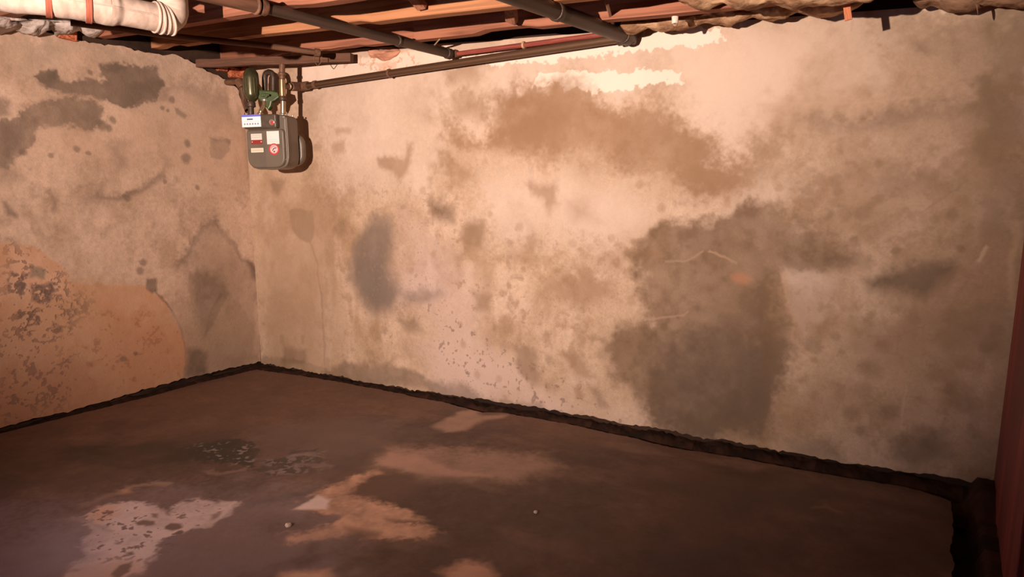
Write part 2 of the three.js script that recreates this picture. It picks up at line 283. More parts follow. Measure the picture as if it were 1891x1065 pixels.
dots(bw, [3.503,1.123,0.026,3.543,1,0.031,3.608,1.004,0.028,3.653,1.056,0.021,3.513,1.081,0.019,3.404,1.09,0.024,3.628,1.032,0.016,3.486,0.987,0.021,3.576,0.89,0.021,3.718,0.856,0.016,3.893,0.995,0.021,3.833,0.972,0.019,3.923,0.871,0.014,4.04,0.584,0.024,4.024,0.524,0.026,3.625,0.304,0.039,3.6,0.217,0.032,3.736,0.244,0.029,3.633,0.144,0.02,3.963,0.304,0.034,3.927,0.346,0.024,3.519,0.516,0.019,3.64,0.398,0.043,3.691,0.49,0.029,3.442,0.464,0.029,3.793,0.604,0.021], DARK, 0.42);
dots(bw, [3.012,1.113,0.024,2.798,1.035,0.022,2.566,0.887,0.02,2.696,1.133,0.02,2.776,0.818,0.025,2.661,0.601,0.023,2.441,0.495,0.024,1.961,0.456,0.023,2.068,0.933,0.022,1.89,1.001,0.02,1.45,1.134,0.024,1.511,0.781,0.021,1.353,0.685,0.022,2.355,0.858,0.021,3.296,1.107,0.019,1.697,0.3,0.021,1.782,0.145,0.024,1.921,0.133,0.02,2.217,0.394,0.022,1.682,0.404,0.018], BROWN, 0.42);
S([3.754,0.154,3.893,0.199,3.927,0.104,3.84,0.057,3.767,0.065], [0.17,0.125,0.1], 0.58, { soft: 0.03, warp: 0.03 });
S([3.953,0.189,4.066,0.218,4.071,0.087,3.992,0.092], [0.24,0.175,0.13], 0.45, { soft: 0.03, warp: 0.04 });
S([3.877,0.631,4.053,0.663,4.082,0.51,3.983,0.519,3.884,0.509], [0.25,0.175,0.12], 0.45, { soft: 0.03, warp: 0.05 });
S([3.353,0.037,3.518,0.079,3.58,0.011,3.398,-0.013], GREY, 0.45, { soft: 0.025, warp: 0.03 });
S([3.536,0.583,3.842,0.648,3.917,0.513,3.711,0.449,3.56,0.476], [0.33,0.215,0.145], 0.4, { soft: 0.05, warp: 0.07 });
S([3.374,0.637,3.626,0.696,3.875,0.671,4.068,0.684,4.082,0.211,3.831,0.21,3.572,0.19,3.427,0.327], [0.36,0.235,0.15], 0.4, { soft: 0.1, warp: 0.12, tex: 0.7 });
S([3.37,1.306,3.686,1.306,4.031,1.247,4.066,0.95,3.794,0.908,3.538,0.987], [0.38,0.25,0.16], 0.4, { soft: 0.1, warp: 0.12, tex: 0.7 });
S([0.098,0.917,0.778,0.988,0.833,0.465,0.71,0.012,0.1,0.029], [0.36,0.245,0.165], 0.35, { soft: 0.06, warp: 0.08, tex: 0.5 });
// scratches, cracks, trowel marks
bw.line([4.011,0.883,3.994,0.857,3.98,0.83], 0.012, [0.6,0.44,0.31], 0.8);
bw.line([3.774,0.346,3.772,0.265,3.771,0.174], 0.007, [0.56,0.4,0.29], 0.6);
bw.line([3.018,0.844,3.088,0.813,3.138,0.783], 0.01, [0.5,0.34,0.23], 0.6);
bw.line([2.827,0.783,2.924,0.798,2.995,0.843], 0.01, [0.46,0.31,0.21], 0.5);
bw.line([2.728,0.518,2.905,0.551,2.929,0.57], 0.009, [0.5,0.35,0.25], 0.45);
bw.line([0.54,0.827,0.59,0.72,0.623,0.519,0.622,0.314,0.603,-0.001], 0.016, [0.3,0.195,0.13], 0.5, { bump: -0.3 });
bw.line([3.526,1.674,3.528,1.713], 0.008, [0.3,0.2,0.13], 0.4);
bw.line([3.93,1.121,3.869,1.065,3.789,0.997], 0.008, [0.27,0.18,0.12], 0.35);
bw.line([3.634,0.527,3.743,0.533,3.845,0.598], 0.007, [0.3,0.2,0.14], 0.4);
bw.line([3.201,1.441,3.365,1.431,3.592,1.419,3.766,1.419], 0.01, [0.56,0.4,0.28], 0.4);
bw.line([4.086,0.978,4.081,0.856,4.08,0.685], 0.02, [0.56,0.39,0.26], 0.6);
bw.line([3.353,0.341,3.373,0.547,3.341,0.679,3.306,0.789], 0.012, [0.56,0.38,0.26], 0.35);
S([3.117,0.731,3.152,0.747,3.197,0.726,3.176,0.702,3.131,0.709], [0.55,0.24,0.13], 0.65, { soft: 0.015, warp: 0.02 });
S([1.132,1.833,1.291,1.832,1.269,1.789,1.171,1.8], [0.6,0.25,0.15], 0.6, { soft: 0.01, warp: 0.03, tex: 0.8 });
S([0.808,1.925,1.407,1.866,1.55,1.78,0.921,1.791], [0.5,0.26,0.17], 0.5, { soft: 0.02, warp: 0.03, speck: 0.58 });
dots(bw, [3.818,1.706,0.01,3.864,1.702,0.01,3.763,1.721,0.007], [0.75,0.6,0.48], 0.8, { tex: 0 });
// pin-holes and grit across the lower plaster
S([1.345,0.5,2.058,0.379,2.484,0.152,2.706,0.025,2.052,0.011,1.56,0.087], [0.26,0.18,0.14], 0.6, { soft: 0.05, warp: 0.03, speck: 0.64 });
S([1.872,0.932,2.698,0.914,2.703,0.388,2.057,0.322,1.725,0.642], [0.3,0.19,0.12], 0.3, { soft: 0.08, warp: 0.05, speck: 0.63 });
S([3.371,0.725,4.06,0.798,4.09,0.09,3.416,0.049], [0.27,0.175,0.115], 0.22, { soft: 0.08, warp: 0.05, speck: 0.62 });
S([3.209,1.207,4.064,1.209,4.073,0.837,3.388,0.814], [0.3,0.19,0.12], 0.2, { soft: 0.08, warp: 0.05, speck: 0.63 });
S([0.702,1.215,1.742,1.184,1.856,0.302,0.811,0.127], [0.3,0.195,0.13], 0.35, { soft: 0.08, warp: 0.05, speck: 0.64 });

const wallBack = structure(mesh('wall_back', box(-0.3, 4.45, -0.3, 2.35, -0.3, -0.018), masonry), 'damp stained plaster back wall carrying the brown pipe', 'wall');
{
  const bottom = ragged([[0.0, 0.0], [1.2, -0.005], [2.1, 0.012], [2.9, 0.008], [3.55, 0.004], [4.11, 0.015]], 0.016, 0.013, 41);
  const top = [[4.11, 1.705], [3.2, 1.77], [2.0, 1.85], [1.0, 1.93], [0, 2.0]];
  const g = new THREE.ExtrudeGeometry(shape([...bottom, ...top]), { depth: 0.018, bevelEnabled: false });
  g.translate(0, 0, -0.018);
  mesh('plaster', bw.uv(g, 0, 1), bw.material(), wallBack);
}

// ---------------------------------------------------------------- left wall (u runs along z)
const lw = new Paint(-0.02, -0.06, 2.4, 2.1, 1280, 1120, 501);
lw.each((i, x, y) => {
  const big = fbm(x * 1.7, y * 1.7, 701, 4), streak = fbm(x * 16, y * 2.4, 702, 3), fine = lw.nC[i];
  let c = mix3([0.61, 0.435, 0.33], [0.47, 0.325, 0.235], sstep(0.36, 0.64, 0.45 * big + 0.55 * lw.nA[i]));
  c = mix3(c, [0.69, 0.50, 0.39], 0.6 * sstep(0.47, 0.68, 0.65 * lw.nB[i] + 0.35 * streak));
  c = mix3(c, [0.34, 0.235, 0.165], 0.45 * sstep(0.5, 0.7, 0.5 * fine + 0.3 * streak + 0.2 * lw.nA[i]));
  const g = 0.78 + 0.2 * lw.nD[i] + 0.24 * lw.nE[i];
  for (let q = 0; q < 3; q++) lw.c[3 * i + q] = c[q] * g;
  lw.rough[i] = 0.93; lw.bump[i] = 0.35 + 0.3 * fine + 0.12 * lw.nD[i];
});
const T = (p, c, o, k) => lw.stain(p, c, o, k);
const LD = [0.16, 0.114, 0.086], ORANGE = [0.58, 0.315, 0.185];
T([0.745,1.638,0.121,1.739,0.017,1.546,0,1.235,0.317,1.197,0.715,1.283,1.004,1.303,1.258,1.32,1.146,1.461,0.815,1.515], [0.56,0.375,0.27], 0.5, { soft: 0.08, warp: 0.1 });
T([1.338,1.916,1.051,1.929,0.72,1.915,0.431,1.939,0.539,1.843,0.899,1.846,1.212,1.796,1.352,1.774], [0.42,0.315,0.235], 0.5, { soft: 0.05, warp: 0.08 });
// lower coat of orange limewash with a hard edge, flaking away at the far end
T([2.189,0.991,1.569,0.896,1.438,0.906,1.3,0.886,1.18,0.783,1.142,0.683,0.954,0.632,0.75,0.611,0.651,0.548,0.584,0.392,0.543,0.218,0.557,0.012,0.861,-0.005,1.529,-0.022,2.305,-0.069], ORANGE, 0.88, { soft: 0.012, warp: 0.02, tex: 0.35 });
T([1.163,0.742,0.954,0.632,0.746,0.576,0.667,0.372,0.978,0.364,1.158,0.513], [0.56,0.33,0.19], 0.5, { soft: 0.06, warp: 0.08 });
T([1.439,0.895,1.301,0.878,1.186,0.772,1.174,0.629,1.328,0.594,1.462,0.666], [0.68,0.42,0.29], 0.75, { soft: 0.04, warp: 0.06, tex: 0.7 });
T([0.962,0.543,0.566,0.356,0.564,0.054,1.009,0.019], [0.50,0.23,0.125], 0.4, { soft: 0.06, warp: 0.08 });
T([1.501,0.271,1.105,0.209,1.009,0.019,1.527,-0.001], [0.46,0.225,0.14], 0.5, { soft: 0.05, warp: 0.08 });
T([1.436,0.927,1.183,0.8,1.1,0.562,1.226,0.352,1.498,0.297], [0.19,0.125,0.105], 0.5, { soft: 0.05, warp: 0.03, speck: 0.585, bump: -0.5 });
T([1.42,0.767,1.336,0.759,1.353,0.638,1.418,0.647], [0.18,0.12,0.1], 0.85, { soft: 0.017, warp: 0.03, speck: 0.46, bump: -0.5 });
T([1.323,0.698,1.234,0.693,1.25,0.583,1.322,0.604], [0.18,0.12,0.1], 0.9, { soft: 0.015, warp: 0.03, speck: 0.42, bump: -0.5 });
T([1.337,0.797,1.251,0.778,1.262,0.718,1.324,0.736], [0.28,0.22,0.16], 0.85, { soft: 0.01, warp: 0.025, bump: -0.4 });
T([1.389,0.554,1.283,0.554,1.288,0.443,1.392,0.425], [0.2,0.125,0.1], 0.85, { soft: 0.015, warp: 0.03, speck: 0.5, bump: -0.5 });
T([1.245,0.469,1.132,0.45,1.142,0.405,1.245,0.424], [0.23,0.14,0.11], 0.6, { soft: 0.015, warp: 0.03, speck: 0.47 });
T([1.225,0.636,1.013,0.609,1.026,0.463,1.19,0.46], [0.33,0.21,0.145], 0.55, { soft: 0.05, warp: 0.06, speck: 0.5 });
T([1.487,0.403,1.256,0.3,1.097,0.297,1.135,0.186,1.255,0.04,1.523,0.045], [0.24,0.145,0.12], 0.55, { soft: 0.05, warp: 0.04, speck: 0.575, bump: -0.4 });
T([1.1,0.562,0.529,0.383,0.557,0.052,1.149,0.04], [0.36,0.18,0.11], 0.5, { soft: 0.05, warp: 0.03, speck: 0.64 });
// black-grey damp
T([1.218,1.731,1.182,1.754,1.112,1.764,1.096,1.719,1.046,1.709,0.864,1.739,0.896,1.819,0.749,1.853,0.57,1.863,0.538,1.783,0.587,1.668,0.717,1.612,0.782,1.62,0.945,1.645,1.078,1.643,1.176,1.666], LD, 0.85, { soft: 0.012, warp: 0.024, fine: 1.3, tex: 0.2 });
T([1.214,1.723,1.117,1.764,1.107,1.712,1.136,1.671,1.189,1.68], [0.12,0.095,0.07], 0.5, { soft: 0.02, warp: 0.02 });
T([0.764,1.752,0.577,1.777,0.587,1.668,0.717,1.612,0.781,1.634], [0.14,0.105,0.08], 0.4, { soft: 0.03, warp: 0.03 });
T([0.9,1.829,0.825,1.852,0.739,1.837,0.819,1.791,0.887,1.798], LD, 0.6, { soft: 0.012, warp: 0.02 });
T([1.309,1.521,1.227,1.586,1.048,1.633,0.893,1.605,0.882,1.538,0.989,1.461,1.114,1.474,1.216,1.455,1.248,1.374,1.357,1.264,1.447,1.262,1.424,1.49], LD, 0.72, { soft: 0.016, warp: 0.035, fine: 1.2, tex: 0.4 });
T([1.133,1.602,0.921,1.602,0.9,1.531,1.016,1.465,1.113,1.485], LD, 0.35, { soft: 0.03, warp: 0.04 });
T([1.403,1.487,1.311,1.5,1.244,1.466,1.3,1.371,1.378,1.289,1.422,1.288], LD, 0.4, { soft: 0.04, warp: 0.04 });
T([1.412,1.611,1.321,1.591,1.335,1.534,1.423,1.505], LD, 0.5, { soft: 0.02, warp: 0.03 });
T([1.4,1.289,1.332,1.291,1.316,1.213,1.388,1.186,1.43,1.211], LD, 0.4, { soft: 0.03, warp: 0.04 });
T([0.577,1.777,0.48,1.76,0.522,1.662,0.567,1.67], LD, 0.45, { soft: 0.02, warp: 0.04 });
T([0.481,1.636,0.451,1.633,0.406,1.593,0.421,1.573,0.473,1.605], [0.14,0.105,0.08], 0.75, { soft: 0.01, warp: 0.01 });
dots(lw, [0.842,1.539,0.021,0.908,1.507,0.031,0.87,1.49,0.021,1.046,1.371,0.017,0.991,1.352,0.014,1.171,1.327,0.013,1.294,1.34,0.02,0.944,1.77,0.014,0.558,1.628,0.014,0.494,1.678,0.022,0.526,1.616,0.011,0.578,1.203,0.014,0.76,0.703,0.021,0.74,0.751,0.021,0.37,1.173,0.015,0.415,1.44,0.022,0.429,1.353,0.033,0.816,1.114,0.021,0.909,0.212,0.018,0.84,0.229,0.014], LD, 0.62, { tex: 0.1 });
T([0.882,1.417,0.744,1.444,0.775,1.306,0.875,1.244], [0.24,0.17,0.125], 0.42, { soft: 0.035, warp: 0.05 });
T([1.408,1.098,1.38,1.082,1.353,1.02,1.398,1.035], LD, 0.75, { soft: 0.015, warp: 0.015 });
T([1.21,1.16,1.18,1.155,1.169,1.061,1.195,1.056], LD, 0.5, { soft: 0.02, warp: 0.02 });
T([1.008,1.115,0.908,1.126,0.725,1.174,0.624,1.237,0.554,1.213,0.695,1.153,0.852,1.108,0.968,1.095], LD, 0.58, { soft: 0.018, warp: 0.035 });
T([1.084,1.161,0.961,1.176,0.911,1.103,1.055,1.048], LD, 0.3, { soft: 0.04, warp: 0.04 });
T([0.264,1.475,0.22,1.465,0.127,1.477,0.125,1.403,0.188,1.34,0.259,1.353], [0.26,0.185,0.135], 0.6, { soft: 0.008, warp: 0.02 });
T([0.271,1.481,0.218,1.485,0.119,1.478,0.122,1.437,0.16,1.455,0.236,1.451], LD, 0.55, { soft: 0.008, warp: 0.02, tex: 0.8 });
T([0.539,1.843,0.116,1.806,0.055,1.577,0.242,1.66,0.449,1.733], [0.29,0.205,0.15], 0.4, { soft: 0.04, warp: 0.07 });
// damp triangle by the corner
T([0.55,0.747,0.321,0.97,0.254,0.955,0.08,0.75,-0.031,0.654,0.019,0.011,0.34,-0.005,0.541,0.035,0.532,0.35,0.473,0.541,0.498,0.66], [0.29,0.205,0.145], 0.36, { soft: 0.03, warp: 0.035 });
T([0.469,0.674,0.28,0.635,0.237,0.494,0.301,0.381,0.403,0.242,0.459,0.456], LD, 0.5, { soft: 0.03, warp: 0.03 });
T([0.282,0.517,0.238,0.484,0.311,0.348,0.377,0.283,0.419,0.235,0.371,0.357], LD, 0.5, { soft: 0.008, warp: 0.02 });
T([0.418,0.331,0.26,0.497,0.146,0.429,0.033,0.266,0.05,0.047,0.337,0.037,0.439,0.163], [0.35,0.24,0.165], 0.45, { soft: 0.012, warp: 0.03 });
T([0.051,0.691,-0.03,0.647,-0.023,0.545,0.034,0.588], LD, 0.7, { soft: 0.02, warp: 0.01 });
T([0.53,0.199,0.403,0.156,0.407,0.011,0.552,0.024], LD, 0.65, { soft: 0.02, warp: 0.02 });
T([0.736,0.656,0.675,0.656,0.675,0.583,0.712,0.568,0.741,0.6], [0.14,0.1,0.075], 0.8, { soft: 0.01, warp: 0.012 });
lw.line([0.687,0.588,0.641,0.514,0.593,0.446], 0.012, LD, 0.75, { bump: -0.3 });
lw.line([0.593,0.446,0.559,0.354,0.543,0.218,0.547,0.05], 0.012, [0.28,0.17,0.115], 0.5);
lw.line([0.563,0.709,0.457,0.818,0.321,0.964,0.262,0.955,0.161,0.847,0.074,0.721,-0.012,0.627], 0.035, LD, 0.5);
T([0.329,0.863,0.195,0.821,0.127,0.676,0.286,0.656,0.392,0.734], [0.42,0.29,0.205], 0.4, { soft: 0.03, warp: 0.04 });
T([0.044,1.714,-0.027,1.48,-0.025,1.235,0.033,1.234,0.034,1.545], [0.27,0.185,0.135], 0.45, { soft: 0.02, warp: 0.03 });

const shellLeft = new THREE.Shape([[-0.3, -0.3], [5.9, -0.3], [5.9, 2.35], [-0.3, 2.35]].map((p) => new THREE.Vector2(...p)));
const winHole = () => new THREE.Path([[2.5, 1.05], [2.5, 1.6], [3.3, 1.6], [3.3, 1.05]].map((p) => new THREE.Vector2(...p)));
shellLeft.holes.push(winHole());
const toX = (g, x0) => { // shape drawn in (z, y), extruded towards -x from x0
  const p = g.attributes.position; for (let i = 0; i < p.count; i++) p.setXYZ(i, x0 - p.getZ(i), p.getY(i), p.getX(i));
  g.computeVertexNormals(); return g;
};
const wallLeft = structure(mesh('wall_left', toX(new THREE.ExtrudeGeometry(shellLeft, { depth: 0.28, bevelEnabled: false }), -0.018), masonry), 'damp blotched plaster left wall with orange limewash low down', 'wall');
{
  const top = ragged(unflat([-0.021,1.515,-0.001,1.668,0.034,1.79,0.082,1.837,0.143,1.849,0.195,1.868,0.357,1.92,0.431,1.942,0.652,1.929,0.835,1.935,0.973,1.927,1.1,1.941,1.198,1.946,1.337,1.926]).concat([[2.3, 1.9]]), 0.02, 0.012, 43);
  const bottom = ragged([[2.3, 0.01], [1.2, 0.0], [0.6, 0.02], [0.003, 0.01]], 0.02, 0.012, 44);
  const g = toX(new THREE.ExtrudeGeometry(shape([...top, ...bottom]), { depth: 0.018, bevelEnabled: false }), 0);
  mesh('plaster', lw.uv(g, 2, 1), lw.material(), wallLeft);
  const rest = new THREE.Shape([[2.3, 0], [5.6, 0], [5.6, 1.95], [2.3, 1.95]].map((p) => new THREE.Vector2(...p))); rest.holes.push(winHole());
  mesh('plaster', toX(new THREE.ExtrudeGeometry(rest, { depth: 0.018, bevelEnabled: false }), 0), plainPlaster, wallLeft);
  // bare brickwork where the plaster has broken away below the joists
  const r = rng(5);
  for (const [a, w, h] of [[[-0.012,1.9,0.045], 0.1, 0.062], [[-0.014,1.922,0.143], 0.07, 0.05], [[-0.005,1.95,1.042], 0.09, 0.06]]) {
    const b = mesh('brick', new RoundedBoxGeometry(0.05, h, w, 2, 0.008), brickMat, wallLeft); b.position.set(...a); b.rotation.set((r() - 0.5) * 0.2, 0, 0);
  }
}
{
  const c = mesh('brick', new RoundedBoxGeometry(0.12, 0.055, 0.06, 2, 0.012), brickMat, wallBack); c.position.set(...[0.005,1.913,-0.008]);
}

// ---------------------------------------------------------------- floor slab, earth channel, other walls
const fl = new Paint(0, 0, 4.3, 5.6, 1536, 2000, 901);
const WET = [0.125, 0.066, 0.046];
fl.each((i, x, z) => {
  const big = fbm(x * 1.5, z * 1.5, 951, 4), st = fbm(x * 4, z * 12, 952, 4);
  let c = mix3([0.155, 0.084, 0.058], [0.095, 0.055, 0.040], sstep(0.35, 0.68, 0.6 * big + 0.4 * fl.nA[i]));
  c = mix3(c, [0.21, 0.115, 0.078], 0.5 * sstep(0.52, 0.75, 0.5 * st + 0.5 * fl.nB[i]));
  const g = 0.76 + 0.2 * fl.nD[i] + 0.28 * fl.nE[i];
  for (let q = 0; q < 3; q++) fl.c[3 * i + q] = c[q] * g;
  fl.rough[i] = 0.52 + 0.25 * fl.nC[i]; fl.bump[i] = 0.4 + 0.25 * fl.nC[i] + 0.1 * fl.nD[i];
});
const Q = (p, c, o, k) => fl.stain(p, c, o, { rough: 0.92, ...k });
const DRY = [0.74, 0.55, 0.49], DRYO = [0.66, 0.375, 0.245];
// damp, slightly violet cement film in the near left
Q([1.034,2.029,1.289,1.835,1.323,1.584,1.592,1.402,1.847,1.257,2.294,1.473,2.332,1.796,2.176,2.151,1.709,2.425], [0.24,0.165,0.16], 0.62, { soft: 0.12, warp: 0.15, rough: 0.5 });
Q([1.187,0.938,1.371,0.561,1.857,0.477,1.91,0.771,1.916,1.04,1.766,1.186,1.577,1.294], [0.175,0.115,0.1], 0.5, { soft: 0.1, warp: 0.1, rough: 0.5 });
// dry cement islands
Q([1.393,1.832,1.322,1.768,1.363,1.694,1.457,1.641,1.548,1.618,1.619,1.646,1.564,1.579,1.584,1.506,1.737,1.47,1.802,1.587,1.772,1.675,1.778,1.78,1.879,1.865,1.891,1.953,1.885,2.057,1.836,2.145,1.659,1.992,1.507,1.887], DRY, 0.92, { soft: 0.016, warp: 0.035, fine: 1, tex: 0.5 });
Q([1.344,1.96,1.384,1.827,1.561,1.897,1.673,1.984,1.626,2.081], [0.34,0.25,0.24], 0.6, { soft: 0.06, warp: 0.06 });
Q([1.389,1.815,1.323,1.757,1.372,1.699,1.441,1.748,1.459,1.812], DRYO, 0.55, { soft: 0.02, warp: 0.02 });
Q([1.67,2.028,1.718,1.944,1.825,1.917,1.861,1.875,1.923,1.973,1.789,2.083], [0.55,0.33,0.24], 0.6, { soft: 0.03, warp: 0.04 });
for (const [p, o] of [[[1.57,1.748,1.569,1.721,1.61,1.706,1.629,1.718,1.615,1.74,1.589,1.754], 0.85], [[1.677,1.712,1.67,1.685,1.707,1.669,1.739,1.685,1.732,1.716,1.699,1.722], 0.9], [[1.745,1.876,1.756,1.859,1.779,1.868,1.771,1.884], 0.8], [[1.823,1.883,1.825,1.867,1.837,1.871,1.835,1.886], 0.75], [[1.837,1.965,1.802,1.927,1.815,1.895,1.861,1.93,1.878,1.974], 0.75], [[1.547,1.677,1.571,1.664,1.599,1.685,1.575,1.69], 0.75], [[1.736,1.578,1.749,1.532,1.774,1.575,1.769,1.597], 0.6], [[1.646,1.856,1.657,1.842,1.668,1.851,1.659,1.86], 0.7]]) Q(p, WET, o, { soft: 0.008, warp: 0.012, tex: 0.1, rough: 0.5 });
Q([1.247,1.761,1.656,1.448,1.812,1.581,1.876,1.866,1.659,1.992], WET, 0.6, { soft: 0.03, warp: 0.03, speck: 0.64, rough: 0.5 });
fl.line([1.271,1.772,1.263,1.673,1.259,1.621], 0.03, [0.34,0.21,0.16], 0.6); fl.line([1.254,1.595,1.282,1.539,1.362,1.511], 0.03, [0.40,0.25,0.18], 0.7);
Q([1.251,1.631,1.264,1.601,1.307,1.621,1.288,1.642], DRYO, 0.6, { soft: 0.02, warp: 0.02 });
fl.line([1.334,1.847,1.422,1.828,1.563,1.83], 0.02, [0.38,0.27,0.25], 0.6);
Q([1.973,1.414,1.92,1.243,1.921,1.099,1.965,0.999,1.999,1.066,2.038,1.193,2.103,1.209,2.21,1.199,2.351,1.216,2.419,1.241,2.347,1.274,2.475,1.253,2.512,1.283,2.496,1.341,2.385,1.421,2.273,1.429,2.213,1.488,2.149,1.566,2.088,1.536,2.157,1.436,2.173,1.374,2.078,1.363], DRYO, 0.8, { soft: 0.022, warp: 0.035, fine: 1.2, tex: 0.65 });
Q([1.966,1.408,1.942,1.279,2.019,1.277,2.069,1.339], [0.72,0.54,0.48], 0.95, { soft: 0.012, warp: 0.015, tex: 0.1 });
Q([2.22,1.4,2.299,1.38,2.355,1.373,2.37,1.406,2.309,1.441,2.253,1.432], WET, 0.6, { soft: 0.02, warp: 0.02, rough: 0.5 });
Q([2.29,1.292,2.379,1.255,2.405,1.258,2.346,1.301], WET, 0.6, { soft: 0.01, warp: 0.01, rough: 0.5 });
Q([1.934,0.978,1.894,0.823,1.934,0.727,2.104,0.676,2.254,0.606,2.463,0.503,2.61,0.633,2.489,0.846,2.339,0.92,2.229,0.947,2.114,0.94], [0.38,0.235,0.175], 0.72, { soft: 0.05, warp: 0.06, tex: 0.5 });
Q([1.93,0.968,1.907,0.83,2.013,0.785,2.179,0.813,2.321,0.822,2.401,0.826,2.228,0.912,2.054,0.936], [0.46,0.27,0.20], 0.7, { soft: 0.02, warp: 0.03 });
Q([2.028,1.182,2.021,1.089,2.097,0.986,2.217,0.966,2.259,1.05,2.2,1.164,2.1,1.2], WET, 0.7, { soft: 0.03, warp: 0.03, rough: 0.5 });
Q([1.838,0.452,1.823,0.212,1.876,0.152,1.96,0.216,2.06,0.141,2.073,0.192,2.003,0.269,2.011,0.426,1.944,0.498], [0.42,0.27,0.20], 0.7, { soft: 0.02, warp: 0.025 });
Q([2.652,1.467,2.675,1.381,2.734,1.368,2.792,1.409,2.823,1.509,2.746,1.554], DRYO, 0.8, { soft: 0.025, warp: 0.03 });
Q([2.264,1.696,2.361,1.626,2.429,1.678,2.358,1.781], DRYO, 0.75, { soft: 0.02, warp: 0.02 });
// black bitumen-like smears
Q([0.969,1.207,1.141,1.079,1.3,1.037,1.418,1.135,1.515,1.242,1.352,1.281,1.219,1.316], [0.022,0.022,0.02], 0.95, { soft: 0.017, warp: 0.05, fine: 1.5, tex: 0.5, rough: 0.4 });
Q([0.589,1.543,0.682,1.368,0.964,1.178,1.153,1.196,1.221,1.342,0.97,1.429,0.708,1.563], [0.03,0.022,0.018], 0.8, { soft: 0.03, warp: 0.05, tex: 0.6, rough: 0.45 });
Q([1.546,1.224,1.522,1.145,1.544,0.991,1.64,0.981,1.721,1.019,1.732,1.156,1.635,1.236], [0.035,0.033,0.03], 0.85, { soft: 0.017, warp: 0.05, fine: 1.5, tex: 0.8, rough: 0.4 });
fl.line([1.548,1.082,1.574,1.018,1.615,1.009], 0.03, [0.36,0.26,0.23], 0.6); fl.line([1.64,1.118,1.749,1.057,1.797,1.043], 0.03, [0.32,0.22,0.19], 0.6);
fl.line([1.362,1.348,1.439,1.342,1.501,1.262], 0.025, [0.32,0.2,0.16], 0.6);
fl.line([0.701,1.56,0.913,1.489,1.112,1.418], 0.05, [0.05,0.035,0.03], 0.6);
fl.line([1.768,1.462,1.852,1.363,1.938,1.233], 0.05, [0.1,0.075,0.075], 0.4);
Q([0.991,1.195,1.3,1.037,1.539,1.228,1.352,1.281], [0.3,0.23,0.2], 0.6, { soft: 0.02, warp: 0.03, speck: 0.62 });
Q([1.471,1.16,1.642,0.958,1.808,1.101,1.644,1.244], [0.32,0.23,0.2], 0.5, { soft: 0.02, warp: 0.03, speck: 0.58 });
// faint worn ochre along the far edge
Q([2.619,0.235,2.831,0.193,2.973,0.257,2.827,0.312,2.672,0.297], [0.27,0.165,0.115], 0.6, { soft: 0.02, warp: 0.03, tex: 0.6 });
Q([3.044,0.189,3.327,0.19,3.268,0.298,3.065,0.26], [0.25,0.15,0.105], 0.55, { soft: 0.02, warp: 0.04, tex: 0.7 });
Q([3.41,0.205,3.598,0.169,3.845,0.171,3.911,0.283,3.682,0.316,3.497,0.261], [0.24,0.145,0.1], 0.6, { soft: 0.03, warp: 0.04, tex: 0.7 });
fl.line([3.529,0.492,3.576,0.456,3.616,0.48], 0.02, [0.27,0.16,0.11], 0.6);
Q([3.145,1.039,3.353,0.892,3.365,1.002,3.2,1.098], [0.055,0.04,0.034], 0.6, { soft: 0.03, warp: 0.04, rough: 0.5 });
Q([2.986,0.493,3.504,0.313,3.542,0.586,3.129,0.731], [0.085,0.055,0.042], 0.5, { soft: 0.1, warp: 0.1, rough: 0.5 });

